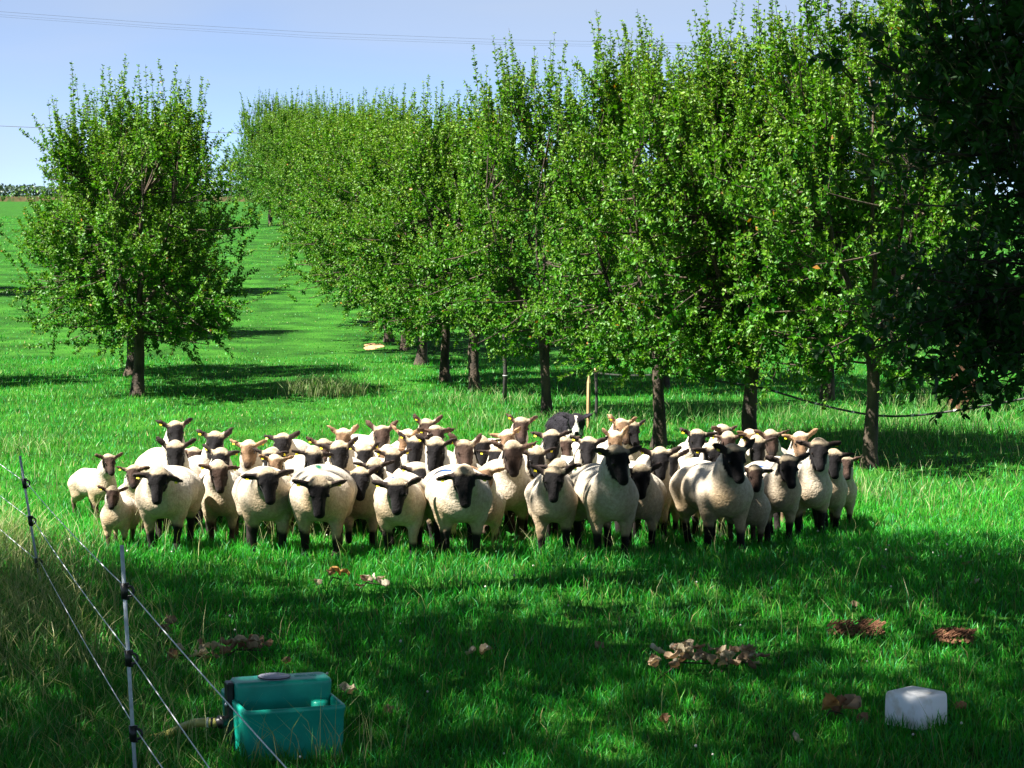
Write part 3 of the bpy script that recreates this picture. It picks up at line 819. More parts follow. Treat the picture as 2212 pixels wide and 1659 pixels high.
    hl_ = .235 + .035 * nz2 + r.uniform(-.03, .03)
    leg = np.clip((hl_ - V[:, 2]) / .035, 0, 1)[:, None] * (np.abs(V[:, 1]) > .035)[:, None] * (~near)[:, None]
    lc = {'k': np.array([.016, .013, .012]), 'b': np.array([.06, .04, .028]), 't': np.array([.14, .09, .06])}[tone] * (1 + .5 * nz[:, None])
    col = col * (1 - leg) + lc * leg
    if mark:
        kind, mx_, my_ = mark; mx_ = mx_ * .45 - .04
        ang = r.uniform(-.5, .5) + .5
        dx = V[:, 0] - mx_; dy = V[:, 1] - my_
        a_ = dx * math.cos(ang) + dy * math.sin(ang); b_ = -dx * math.sin(ang) + dy * math.cos(ang)
        k = np.clip(1.5 - np.sqrt((a_ / .11) ** 2 + (b_ / .024) ** 2) + .2 * nz, 0, 1)[:, None] * (V[:, 2] > .5)[:, None] * (~near)[:, None]
        col = col * (1 - k) + np.array(PAINT[kind]) * k
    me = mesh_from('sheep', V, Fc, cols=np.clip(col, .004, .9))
    eyes = [H(.056, s * .064, .024) for s in (-1, 1)]
    return me, eyes, ears

# small shared parts
_e = MB(); _e.lathe([(.004, -.0125), (.0095, -.008), (.0125, 0), (.0095, .008), (.004, .0125)], sides=10)
EYE = _e.mesh('eye'); EYE.materials.append(M['eye'])
_t = MB(); _t.box((0, 0, -.012), (.024, .005, .026)); _t.lathe([(.007, -.001), (.007, .007), (.003, .009)], sides=8)
TAG = _t.mesh('ear_tag', smooth=False); TAG.materials.append(M['tag'])

def build_sheep():
    for i, (hx, hy, d, yaw, hyaw, S, pitch, tone, ear, mark, raised, lab) in enumerate(SHEEP):
        hd = at_depth(hx, hy, d)
        a = math.radians(-90 + yaw)
        root = hd.copy()
        for it in range(3):
            g = float(gz(root[0], root[1]))
            hl = np.clip((hd[2] - g) / S, .40, .98)
            fx = float(np.clip(.36 - .3 * (hl - .6), .2, .5))
            root = np.array([hd[0] - math.cos(a) * fx * S, hd[1] - math.sin(a) * fx * S, 0])
        root[2] = float(gz(root[0], root[1])) - .012
        fat = (1.10 if S > .9 else 1.02) + .10 * math.sin(i * 2.7)
        fat = {3: 1.28, 29: 1.32, 33: 1.28, 12: 1.24, 57: 1.24, 44: .98, 35: 1.02, 47: 1.12, 32: 1.12}.get(i, fat)
        me, eyes, ears = sheep_mesh(100 + i, fx, float(hl), hyaw - yaw + (0 if d < 19.6 else 11 * math.sin(i * 5.3)), pitch * .93 + 5 * math.sin(i * 3.1), ear, tone, mark, raised, .0150 if d < 19.7 else .0190, fat)
        nm = 'lamb' if S < .8 else 'sheep'
        me.materials.append(M['wool'])
        o = link(nm, me, None, loc=root, label=lab, cat='lamb' if S < .8 else 'sheep', group='flock of black-faced sheep')
        o.rotation_euler = (0, 0, a); o.scale = (S, S, S)
        for e in eyes:
            link('eye', EYE, None, o, loc=e)
        for k, (c, e, w, n_, s) in enumerate(ears):
            if (i * 7 + k * 3) % 5 == 0: continue
            tg = link('ear_tag', TAG, None, o, loc=c + e * .025 - np.array([0, 0, .008]) + n_ * 0)
            yy = math.atan2(e[1], e[0]); tg.rotation_euler = (0.5, .15 * s, yy)
build_sheep()

# ------------------------------------------------------------------ sheepdog
def build_dog():
    hd = at_depth(1245, 917, 27.4)
    yaw = 12
    a = math.radians(-90 + yaw)
    fx = .34
    root = np.array([hd[0] - math.cos(a) * fx, hd[1] - math.sin(a) * fx, 0]); root[2] = float(gz(root[0], root[1])) - .012
    hl = float(hd[2] - root[2])
    r = np.random.default_rng(3)
    h = .0145
    B = Blob((-.75, -.3, -.04), (.62, .3, .85), h)
    B.cone((-.36, 0, .45), (-.05, 0, .42), .13, .145, .06, .95)
    B.ball((.03, 0, .39), .14, .06, .9)
    for sy in (-1, 1):
        B.cone((.02, .075 * sy, .36), (.03, .075 * sy, .2), .07, .04, .04); B.cone((.03, .075 * sy, .2), (.03 + .05 * sy, .075 * sy, .03), .034, .026, .02); B.cone((.03 + .05 * sy, .075 * sy, .025), (.07 + .05 * sy, .075 * sy, .02), .03, .026, .015)
        B.cone((-.42, .075 * sy, .42), (-.4, .08 * sy, .27), .1, .075, .05); B.cone((-.4, .08 * sy, .27), (-.49, .08 * sy, .17), .06, .034, .03); B.cone((-.49, .08 * sy, .17), (-.46, .08 * sy, .03), .03, .026, .02); B.cone((-.46, .08 * sy, .025), (-.42, .08 * sy, .02), .03, .026, .015)
    B.cone((-.52, 0, .42), (-.62, 0, .2), .05, .045, .05); B.cone((-.62, 0, .2), (-.66, 0, .12), .045, .015, .03)
    py = math.radians(-14); pp = math.radians(24)
    f = np.array([math.cos(py) * math.cos(pp), math.sin(py) * math.cos(pp), -math.sin(pp)]); l = np.array([-math.sin(py), math.cos(py), 0]); u = np.cross(f, l)
    P0 = np.array([fx, 0, hl]) - f * .06
    f, l, u = f * 1.22, l * 1.22, u * 1.22
    B.cone((.06, 0, .46), P0 - f * .03 - u * .02, .12, .085, .06)
    B.cone((.1, 0, .40), (.14, 0, .36), .1, .08, .06)
    B.ball(P0, .098, .03); B.ball(P0 + f * .02 + u * .015, .088, .02)
    B.cone(P0 + f * .05 - u * .022, P0 + f * .145 - u * .038, .058, .036, .025); B.ball(P0 + f * .158 - u * .026, .024, .01)
    B.cone(P0 + f * .04 - u * .055, P0 + f * .13 - u * .075, .03, .02, .012)
    for s in (-1, 1):
        e = unit(l * s * .9 + u * .35 - f * .15); w = unit(f - e * (f @ e)); n_ = np.cross(e, w)
        B.ell(P0 + l * s * .06 + u * .055 + e * .035, (e, w, n_), (.055, .034, .015), .015)
        B.ell(P0 + l * s * .115 + u * .075 + f * .02, (unit(l * s + f * .4 - u * .3), w, n_), (.04, .026, .014), .01)
    B.ripple(lambda X, Y, Z: np.sin(X * 60 + Z * 25) * np.sin(Y * 55 + Z * 18) + .8 * np.sin(X * 105) * np.sin(Y * 97 + Z * 30), .006)
    V, Fc = B.mesh()
    q = V - P0; A = q @ f / 1.49; Bu = q @ u / 1.49; C = q @ l / 1.49; nz = n3(V, 40, 1.3)
    near = np.sqrt((q ** 2).sum(1)) < .25
    white = np.zeros(len(V), bool)
    white |= near & (np.abs(C) < .012 + .25 * np.clip(A - .06, 0, 1) + .006 * nz) & (A > .03)
    white |= near & (A > .10) & (np.abs(C) < .05)
    white |= (V[:, 0] > .06) & (np.abs(V[:, 1]) < .085 + .02 * nz) & (V[:, 2] < hl - .06) & (A < .05)
    white |= (V[:, 2] < .17 + .02 * nz) & (V[:, 0] > -.2)
    white |= (V[:, 2] < .09)
    col = np.where(white[:, None], np.array([.72, .68, .60]), np.array([.012, .011, .015]) * (1 + .5 * np.abs(nz[:, None])))
    nose = near & (A > .158) & (Bu > -.05)
    col[nose] = (.01, .01, .01)
    mouth = near & (A > .07) & (Bu < -.058) & (np.abs(C) < .02)
    col[mouth] = (.16, .04, .035)
    me = mesh_from('sheepdog', V, Fc, cols=col); me.materials.append(M['wool'])
    o = link('sheepdog', me, None, loc=root, label='black and white sheepdog standing behind the flock, mouth open', cat='dog')
    o.rotation_euler = (0, 0, a)
    for s in (-1, 1):
        link('eye', EYE, None, o, loc=P0 + f * .068 + l * s * .036 + u * .024)
    # loose outer coat
    nv = np.array([tuple(v.normal) for v in me.vertices]); pick = r.choice(len(V), 3800)
    pick = pick[(V[pick, 2] > .12) & ~((np.sqrt(((V[pick] - P0) ** 2).sum(1)) < .2) & ((V[pick] - P0) @ f > .02))]
    n = len(pick); b0 = V[pick] - nv[pick] * .004
    dr = nv[pick] * .55 + np.array([-.5, 0, -.65]) + r.normal(size=(n, 3)) * .25; dr /= np.linalg.norm(dr, axis=1, keepdims=True)
    ln = r.uniform(.03, .07, n)[:, None]; sd = np.cross(dr, nv[pick]); sd /= np.linalg.norm(sd, axis=1, keepdims=True) + 1e-6
    vv = np.stack([b0 - sd * .005, b0 + sd * .005, b0 + dr * ln], 1).reshape(-1, 3)
    fo = link('fur', mesh_from('fur', vv, np.arange(n * 3).reshape(-1, 3), cols=np.repeat(col[pick] * r.uniform(.8, 1.3, (n, 1)), 3, 0)), M['wool'], o)
build_dog()

# ------------------------------------------------------------------ drinking trough
def rrect(w, d, rad, z, cx=0, cy=0, n=5):
    P = []
    for sx, sy, a0 in ((1, 1, 0), (-1, 1, 90), (-1, -1, 180), (1, -1, 270)):
        for k in range(n):
            a = math.radians(a0 + 90 * k / (n - 1))
            P.append((cx + sx * (w / 2 - rad) + rad * math.cos(a), cy + sy * (d / 2 - rad) + rad * math.sin(a), z))
    return np.array(P)

def loft(rings, name, smooth=True):
    m_ = MB(); n = len(rings[0]); V = np.concatenate(rings); Fs = []
    for i in range(len(rings) - 1):
        for k in range(n):
            k2 = (k + 1) % n
            Fs.append((i * n + k, i * n + k2, (i + 1) * n + k2, (i + 1) * n + k))
    Fs.append(tuple(range(n - 1, -1, -1))); Fs.append(tuple((len(rings) - 1) * n + k for k in range(n)))
    return m_.add(V, Fs).mesh(name, smooth)

def build_trough():
    c = on_ground(640, 1642); ang = math.radians(18)
    W, D = .52, .62
    ctr = np.array([c[0] - math.sin(ang) * D / 2, c[1] + math.cos(ang) * D / 2, c[2]])
    root = link('drinking_trough', None, loc=ctr, label='green plastic livestock drinking trough with raised centre housing in the grass', cat='trough')
    root.rotation_euler = (0, 0, ang)
    link('basin', loft([rrect(W * .95, D * .95, .03, -.02), rrect(W * .955, D * .955, .035, .0), rrect(W * .97, D * .97, .04, .12), rrect(W * .985, D * .985, .04, .222),
        rrect(W, D, .04, .236), rrect(W + .004, D + .004, .04, .247), rrect(W - .004, D - .004, .04, .257), rrect(W - .02, D - .02, .036, .262), rrect(W - .04, D - .04, .03, .258),
        rrect(W - .05, D - .05, .028, .246), rrect(W - .065, D - .065, .028, .14), rrect(W - .085, D - .085, .028, .07), rrect(W - .12, D - .12, .02, .062)], 'basin'), M['green'], root)
    wm = MB(); wm.box((0, 0, .172), (W - .062, D - .062, .004))
    link('water', wm.mesh('water', False), M['water'], root)
    hw, hd_ = W - .01, .20
    hs = link('housing', loft([rrect(hw - .03, hd_ - .02, .04, .07, 0, .03), rrect(hw - .02, hd_ - .01, .04, .26, 0, .03), rrect(hw - .012, hd_, .04, .325, 0, .03), rrect(hw - .016, hd_ - .004, .038, .338, 0, .03),
        rrect(hw - .03, hd_ - .018, .034, .348, 0, .03), rrect(hw - .06, hd_ - .05, .028, .351, 0, .03), rrect(hw * .5, hd_ * .3, .02, .352, 0, .03)], 'housing'), M['green'], root)
    for s in (1,):
        link('float_shoulder', loft([rrect(.085, .08, .03, .16, s * .175, -.075), rrect(.085, .08, .03, .235, s * .175, -.075), rrect(.075, .07, .028, .242, s * .175, -.072), rrect(.05, .05, .02, .246, s * .175, -.07)], 'float_shoulder'), M['green'], root)
    lm = MB(); lm.lathe([(.083, .0), (.083, .006), (.079, .010), (.074, .008), (.071, .012), (.0, .0135)], sides=36)
    lid = link('lid', lm.mesh('lid'), M['lid'], hs, loc=(-.035, .03, .351))
    rm = MB()
    th = np.linspace(0, 2 * math.pi, 37)
    rm.tube(np.stack([np.cos(th) * .081, np.sin(th) * .081, th * 0 + .006], 1), .0035, 6, caps=False)
    link('seal', rm.mesh('seal'), M['black'], lid)
    em = MB(); r = np.random.default_rng(2)
    for row in range(2):
        x = .085
        while x < .195:
            w_ = r.uniform(.004, .011)
            if not .142 < x < .152:
                em.box((x, .018 + row * .026, .3525), (w_, r.uniform(.008, .017), .003))
            x += w_ + .004
    link('embossed_marking', em.mesh('embossed_marking', False), M['green'], hs, loc=(-.01, 0, 0))
    bm_ = MB(); bm_.box((-W / 2 - .006, .03, .20), (.035, .085, .29))
    br = link('inlet_bracket', bm_.mesh('inlet_bracket', False), M['black'], root); bevel(br, .008, 2)
    bo = MB(); bo.lathe([(.011, 0), (.011, .008), (.006, .013)], sides=10)
    b1 = link('bolt', bo.mesh('bolt'), M['steel'], br, loc=(-W / 2 - .0235, .0, .235)); b1.rotation_euler = (0, -math.pi / 2, 0)
    # inlet coupling and the hose that lies in the grass
    ca, sa = math.cos(ang), math.sin(ang)
    def wp(x, y, z): return np.array([ctr[0] + x * ca - y * sa, ctr[1] + x * sa + y * ca, ctr[2] + z])
    fm = MB(); fm.tube([(-W / 2 - .02, .0, .15), (-W / 2 - .055, -.01, .15), (-W / 2 - .09, -.02, .147)], [.028, .030, .024], 14)
    fm.tube([(-W / 2 - .05, -.008, .15), (-W / 2 - .066, -.012, .149)], [.036, .036], 6)
    fit = link('hose_coupling', fm.mesh('hose_coupling'), M['black'], root)
    st = wp(-W / 2 - .075, -.015, .149)
    g1 = on_ground(352, 1600)
    pts = [st, st + np.array([-.08, -.015, .004]), st * .55 + g1 * .45 + np.array([0, 0, .045]), st * .25 + g1 * .75 + np.array([0, 0, .028]), g1 + np.array([0, 0, .012]), g1 + np.array([-.25, -.03, -.01]), g1 + np.array([-.6, .1, -.05])]
    pts = np.array(pts); t = np.linspace(0, len(pts) - 1, 30); P = np.stack([np.interp(t, np.arange(len(pts)), pts[:, k]) for k in range(3)], 1)
    for _ in range(14): P[1:-1] = (P[:-2] + P[1:-1] * 2 + P[2:]) / 4
    hm = MB(); hm.tube(P, .023, 14)
    ho = link('water_hose', hm.mesh('water_hose'), M['hose'], label='cream rubber water hose curving from the green trough into the grass', cat='hose')
    for k, mm in ((1, M['black']), (2, M['clip'])):
        cm = MB(); q = st + (P[3] - st) / np.linalg.norm(P[3] - st) * (.022 * k); q2 = q + (P[3] - st) / np.linalg.norm(P[3] - st) * .010
        cm.tube([q, q2], .0265, 14); link('hose_clamp', cm.mesh('hose_clamp'), mm, ho)
    return ctr

m, nt, p, out = new_mat('trough_water')
p.inputs['Base Color'].default_value = (.01, .03, .025, 1); p.inputs['Roughness'].default_value = .05; p.inputs['Specular IOR Level'].default_value = .6
noise_bump(nt, p, 25, .08, .01)
M['water'] = m
TROUGH = build_trough()

def build_salt():
    c = on_ground(1990, 1578)
    s = .245
    me = loft([rrect(s * .95, s * .95, .02, -.03), rrect(s * .99, s * .99, .022, .0), rrect(s, s, .024, .09), rrect(s * .99, s * .99, .025, .145), rrect(s * .975, s * .975, .026, .160), rrect(s * .93, s * .93, .026, .170), rrect(s * .7, s * .7, .02, .175), rrect(s * .2, s * .2, .01, .177)], 'salt_lick')
    c = c + np.array([0, s * .68, 0])
    o = link('salt_lick_block', me, M['salt'], loc=c, label='white rounded salt block standing corner-on in the grass at lower right', cat='salt block')
    o.rotation_euler = (0, 0, math.radians(43))
    return c
SALT = build_salt()

# ------------------------------------------------------------------ electric fence
def build_fence():
    tops = {1: (at_depth(263, 1178, 10.4), at_depth(272, 1275, 10.4)[2], at_depth(278, 1420, 10.4)[2], at_depth(290, 1583, 10.4)[2]),
            2: (at_depth(43, 985, 17.0), at_depth(53, 1043, 17.0)[2], at_depth(68, 1124, 17.0)[2], at_depth(83, 1215, 17.0)[2])}
    # px of each post at its three clips
    defs = []
    P1 = [at_depth(267, 1275, 10.4), at_depth(275, 1420, 10.4), at_depth(287, 1583, 10.4)]
    P2 = [at_depth(51, 1043, 17.0), at_depth(65, 1124, 17.0), at_depth(80, 1215, 17.0)]
    def foot(top, low):
        d = (low - top); k = (top[2] - float(gz(low[0], low[1])) + .12) / -d[2]
        return top + d * k
    b1 = foot(at_depth(263, 1178, 10.4), P1[2]); b2 = foot(at_depth(43, 985, 17.0), P2[2])
    e_ = lambda px, py, d: at_depth(px, py, d)
    P0 = [e_(615, 1659, 7.76), e_(445, 1659, 8.79), e_(342, 1659, 9.62)]
    P0 = [a + (b_ - a) * ((10.4 - 5.6) / (10.4 - b_[1])) for a, b_ in zip(P1, P0)]
    P3 = [e_(-106, 918, 22.0), e_(-112, 978, 22.0), e_(-118, 1038, 22.0)]
    defs = [(at_depth(263, 1178, 10.4), b1, P1, 'pale fence post with black insulators nearest the green trough'), (at_depth(43, 985, 17.0), b2, P2, 'pale fence post with black insulators in the tall dry grass at the left edge')]
    defs.append((P0[0] + np.array([0, 0, .2]), np.array([P0[0][0], P0[0][1], float(gz(P0[0][0], P0[0][1])) - .12]), P0, 'fence post below the picture edge, nearest the camera'))
    defs.append((P3[0] + np.array([0, 0, .2]), np.array([P3[0][0], P3[0][1], float(gz(P3[0][0], P3[0][1])) - .12]), P3, 'fence post beyond the left picture edge'))
    for top, bot, clips, lab in defs:
        root = link('fence_post', None, loc=(bot[0], bot[1], bot[2] + .12), label=lab, cat='fence post', group='electric fence posts')
        o_ = np.array([bot[0], bot[1], bot[2] + .12])
        pm = MB(); pm.tube([bot - o_, (bot + top) / 2 - o_, top - o_], .0088, 10)
        link('rod', pm.mesh('rod'), M['postplastic'], root)
        ax = (top - bot) / np.linalg.norm(top - bot)
        for c in clips:
            t = (c[2] - bot[2]) / (top[2] - bot[2]); q = bot + (top - bot) * t - o_
            im = MB(); im.tube([q - ax * .038, q + ax * .032], .0165, 10)
            th = np.linspace(-2.0, 2.0, 12)
            im.tube(np.stack([q[0] + .022 + np.cos(th) * .019, q[1] - .006 + 0 * th, q[2] - .004 + np.sin(th) * .022], 1), .0062, 7)
            im.box(q + np.array([.012, -.004, .026]), (.02, .012, .014)); im.box(q + np.array([.012, -.004, -.034]), (.02, .012, .014))
            link('insulator', im.mesh('insulator'), M['black'], root)
    names = ['top', 'middle', 'bottom']
    for k in range(3):
        seq = [P3[k], P2[k], P1[k], P0[k]]
        pts = []
        for a, b_ in zip(seq[:-1], seq[1:]):
            t = np.linspace(0, 1, 14)[:-1][:, None]
            off = np.array([.030, -.006, -.006])
            pts.append(a + off + (b_ - a) * t - np.array([0, 0, .02]) * (4 * t * (1 - t)))
        pts.append((seq[-1] + np.array([.030, -.006, -.006]))[None])
        pts = np.concatenate(pts)
        wm = MB(); wm.tube(pts, .0028, 6)
        link('fence_wire', wm.mesh('fence_wire'), M['twine'], label=names[k] + ' strand of the thin white electric fence wire at left', cat='wire', group='electric fence strands')
build_fence()

# ------------------------------------------------------------------ things between the trunks
def stake(name, px, ptop, pbot, w, mat, lab, pointed, cat):
    b_ = on_ground(px, pbot); top = CAMZ - (ptop - HOR) / FPX * b_[1] - b_[2]
    root_m = MB(); 
    if pointed:
        root_m.tube([(0, 0, -.15), (0, 0, top * .5), (0.004, 0, top - .09), (.006, 0, top)], [w, w * .95, w * .95, w * .35], 6)
    else:
        root_m.tube([(0, 0, -.15), (.01, 0, top * .5), (0, 0, top)], [w, w * .9, w * .9], 8)
    o = link(name, root_m.mesh(name, False), mat, loc=b_, label=lab, cat=cat)
    return o, b_, top
stake('wooden_stake', 1271, 812, 932, .030, M['timber'], 'pale pointed wooden stake right of the dog', True, 'stake')
dp, dpb, dpt = stake('fence_post', 1287, 803, 920, .022, M['darkpost'], 'thin dark post with a pale top beside the wooden stake', False, 'post')
cm = MB(); cm.tube([(0, 0, dpt - .01), (0, 0, dpt + .05)], [.026, .022], 8); link('cap', cm.mesh('cap'), M['timber'], dp)

def sapling():
    b_ = on_ground(1090, 874); r = np.random.default_rng(8)
    root = link('sapling', None, loc=b_, label='thin staked sapling with a white tie between the left trunks', cat='sapling')
    tm = MB(); tm.tube([(0, 0, -.1), (.01, 0, .5), (-.01, 0, 1.0), (.02, .02, 1.5), (0, 0, 2.2)], [.034, .03, .026, .018, .008], 8); link('trunk', tm.mesh('trunk'), M['darkpost'], root)
    wt = MB(); wt.tube([(.008, 0, .42), (.008, 0, .436)], .036, 10); link('tie', wt.mesh('tie'), M['clip'], root)
    n = 420; t = r.uniform(.9, 2.3, n)
    pos = np.stack([r.normal(size=n) * .14, r.normal(size=n) * .14, t], 1)
    v, f, c = leaf_arrays(pos, r.normal(size=(n, 3)) + np.array([0, 0, .3]), r.uniform(.04, .065, n), r.uniform(.025, .038, n), leaf_colors(n, r, 'orchard', r.uniform(0, .6, n)), r)
    link('crown', mesh_from('crown', v, f, cols=c, smooth=False), M['leaf'], root)
sapling()

def irrigation():
    d1, d2, d3 = on_ground(1422, 968)[1] + .17, on_ground(1621, 981)[1] + .2, on_ground(1882, 1010)[1] + .17
    q = [(1288, 806, dpb[1] + .03), (1350, 812, (dpb[1] + d1) / 2), (1422, 810, d1), (1448, 806, d1 - .04), (1500, 815, d1 * .7 + d2 * .3), (1560, 825, d1 * .35 + d2 * .65), (1625, 834, d2), (1660, 841, d2 * .9 + d3 * .1), (1740, 866, d2 * .6 + d3 * .4), (1820, 886, d2 * .25 + d3 * .75), (1882, 897, d3), (1935, 900, d3 - .2), (2000, 896, d3 - .45), (2100, 882, d3 - .8), (2212, 862, d3 - 1.2), (2420, 812, d3 - 2.0)]
    P = np.array([at_depth(*k) for k in q]); t = np.linspace(0, len(P) - 1, 70)
    Q = np.stack([np.interp(t, np.arange(len(P)), P[:, k]) for k in range(3)], 1)
    for _ in range(3): Q[1:-1] = (Q[:-2] + Q[1:-1] * 2 + Q[2:]) / 4
    m_ = MB(); m_.tube(Q, .0125, 8)
    o = link('irrigation_hose', m_.mesh('irrigation_hose'), M['cable'], label='dark sagging irrigation hose slung between the right-hand trunks', cat='hose')
    for k in range(28, 68, 5):
        c_ = MB(); dv = unit(Q[k + 1] - Q[k]); c_.tube([Q[k], Q[k] + dv * .035], .0165, 8); link('clip', c_.mesh('clip'), M['clip'], o)
irrigation()

def old_trunk():
    b_ = on_ground(2078, 890)
    m_ = MB(); zs = np.array([-.15, .0, .15, .4, .7, 1.0, 1.4, 1.9]); 
    m_.tube(np.stack([zs * .05 * np.sin(zs * 4), zs * 0, zs], 1), [.21, .19, .165, .15, .145, .14, .12, .1], 14, wob=.16)
    root = link('old_trunk', None, loc=b_, label='old broken trunk with torn reddish bark under the dark foliage at right', cat='tree trunk')
    link('trunk', m_.mesh('trunk'), M['stump'], root)
    r = np.random.default_rng(4)
    for k in range(7):
        a = -2.6 + k * .42; s = MB(); z0 = r.uniform(.0, .2); z1 = z0 + r.uniform(.25, .6)
        s.tube([(math.cos(a) * .17, math.sin(a) * .17, z0), (math.cos(a) * .165, math.sin(a) * .165, (z0 + z1) / 2), (math.cos(a) * .185, math.sin(a) * .185, z1)], [.03, .035, .006], 5, wob=.2)
        link('bark_strip', s.mesh('bark_strip', False), M['stump'], root)
old_trunk()

def ground_disc(name, px, py, wx, wy, mat, label, seed):
    c = on_ground(px, py); r = np.random.default_rng(seed); n = 28
    a = np.arange(n) * 2 * math.pi / n
    V = [[c[0], c[1], float(gz(c[0], c[1])) + .02]]
    for rr in (.5, 1.0):
        k = rr * (1 + .18 * np.sin(a * 3 + seed) + .1 * np.sin(a * 7 + 2 * seed))
        x = c[0] + np.cos(a) * wx * k; y = c[1] + np.sin(a) * wy * k
        V.extend(np.stack([x, y, gz(x, y) + (.018 if rr < 1 else .004)], 1).tolist())
    F_ = [(0, 1 + k, 1 + (k + 1) % n) for k in range(n)] + [(1 + k, 1 + n + k, 1 + n + (k + 1) % n, 1 + (k + 1) % n) for k in range(n)]
    m_ = MB(); m_.add(np.array(V), F_)
    link(name, m_.mesh(name), mat, kind='structure', label=label)
M['sand'] = plain('bare_sandy_soil', (.42, .26, .13), .95, spec=.1, var=.3, scale=9, bump=.6)
ground_disc('bare_soil_patch', 805, 749, .19, .75, M['sand'], 'small bare orange soil patch at the lane edge', 1)

# ------------------------------------------------------------------ dead leaves, twigs, dirt
def dead_leaf_mesh(seed):
    r = np.random.default_rng(seed)
    nu, nv = 7, 9
    u = np.linspace(-1, 1, nu); v = np.linspace(0, 1, nv)
    U, V = np.meshgrid(u, v)
    w = np.sin(V * math.pi) ** .6 * (1 + .28 * np.sin(V * 19 + seed)) * .46
    X = U * w; Y = V - .5
    k = r.uniform(1.2, 2.6)
    Z = .28 * np.cos(U * k) * -1 + .28 + .16 * np.sin(V * r.uniform(3, 6) + seed) * (1 + U * r.uniform(-.8, .8)) + .05 * np.sin(U * 7 + V * 11)
    Y = Y * (1 - .2 * Z)
    P = np.stack([X, Y, Z], -1).reshape(-1, 3)
    i = np.arange(nv - 1)[:, None] * nu + np.arange(nu - 1)[None]
    f = np.stack([i, i + 1, i + nu + 1, i + nu], -1).reshape(-1, 4)
    base = [np.array([.40, .33, .22]), np.array([.28, .20, .13]), np.array([.46, .41, .31]), np.array([.26, .16, .11]), np.array([.26, .15, .09]), np.array([.40, .22, .07])][seed % 6]
    c = base * (1 - .35 * (np.abs(U.ravel()) < .15))[:, None] * r.uniform(.7, 1.2, (len(P), 1))
    return mesh_from('dead_leaf', P, f, cols=c)
DL = [dead_leaf_mesh(s) for s in range(6)]
for me in DL: me.materials.append(M['deadleaf'])
r9 = np.random.default_rng(99)
def put_leaf(o, size):
    o.scale = (size, size * r9.uniform(.9, 1.25), size * r9.uniform(.7, 1.1)); o.rotation_euler = (r9.uniform(-.7, .9), r9.uniform(-.7, .7), r9.uniform(0, 6.28))

LITTER = []
def twig(px, py, spread, n, size, lab, ks=(0, 1, 2, 3), zup=.05):
    c = on_ground(px, py); root = link('fallen_twig', None, loc=c, label=lab, cat='fallen twig', group='dead leafy twigs in the grass')
    P = np.array([(-spread[0], -spread[1], .02), (-spread[0] * .3, 0, .05 + zup * .4), (spread[0] * .35, spread[1] * .3, .05 + zup * .2), (spread[0], spread[1], .04)])
    m_ = MB(); m_.tube(P, [.004, .006, .005, .003], 5)
    link('stem', m_.mesh('stem'), M['bark'], root)
    t = np.linspace(0, 1, 4)
    for k in range(n):
        q = r9.uniform(0, 1); p_ = np.array([np.interp(q, t, P[:, j]) for j in range(3)])
        o = link('leaf', DL[ks[k % len(ks)]], None, root, loc=p_ + np.array([r9.normal() * .03, r9.normal() * .05, .01 + zup * r9.uniform(0, 1)]))
        put_leaf(o, size * r9.uniform(.75, 1.25))
    LITTER.append((c[0], c[1], max(spread) * .9))
twig(1490, 1462, (.20, .20), 30, .070, 'sprawling dead twig of large pale curled leaves at lower right, left half', zup=.09)
twig(1592, 1455, (.11, .10), 22, .064, 'cluster of curled grey-brown leaves at the right end of the sprawling twig', zup=.07)
twig(525, 1428, (.13, .12), 17, .062, 'clump of withered leaves behind the green trough', (0, 1, 3, 4))
twig(405, 1440, (.17, .06), 12, .055, 'scatter of withered leaves right of the near fence post', (0, 2, 3, 4))
twig(355, 1385, (.05, .05), 4, .075, 'small purplish-brown leaf tuft under the top fence strand', (1, 3))
twig(800, 1280, (.09, .06), 8, .066, 'curled leaf heap in the sunny strip in front of the flock', (0, 2, 3))
twig(724, 1268, (.05, .05), 4, .07, 'orange-brown leaf tuft left of the curled heap before the flock', (5, 4))
twig(1800, 1562, (.06, .03), 3, .115, 'big rusty leaf pair left of the white salt block', (5, 4, 1), zup=.04)
twig(1786, 850, (.03, .03), 5, .12, 'hanging bunch of brown dead leaves', (4, 1)) if False else None
singles = [(745, 1500, 2, 'pale dry leaf right of the trough, upper of two'), (766, 1507, 0, 'pale dry leaf right of the trough, lower of two'), (846, 1550, 1, 'upright brown leaf right of the trough'), (690, 1203, 2, 'small pale leaf below the green-marked front sheep'),
           (683, 1272, 0, 'pale leaf at the left end of the sunny strip'), (1019, 1420, 2, 'pale leaf in the middle of the foreground grass, left of a pair'), (1052, 1420, 0, 'pale leaf in the middle of the foreground grass, right of a pair'),
           (1290, 1410, 1, 'single brown leaf left of the sprawling twig'), (1436, 1574, 4, 'reddish leaf low in the foreground, right of centre'), (1965, 1216, 3, 'dark withered leaf near the right shade, left one'), (2086, 1228, 3, 'dark withered leaf near the right shade, right one'),
           (2108, 1268, 2, 'pale leaf near the right edge in shade'), (1868, 1570, 4, 'reddish leaf touching the grass left of the salt block'), (2075, 1545, 4, 'reddish-brown leaf just right of the salt block'), (1845, 1318, 1, 'brown leaf above the left dirt patch'), (620, 1440, 3, 'curled dark leaf behind the trough housing'), (1720, 1610, 2, 'pale leaf near the bottom edge right of centre')]
for px, py, k, lab in singles:
    c = on_ground(px, py)
    o = link('dead_leaf', DL[k], None, loc=c + np.array([0, 0, .035]), label=lab, cat='dead leaf', group='single dead leaves in the grass')
    put_leaf(o, .070); LITTER.append((c[0], c[1], .05))

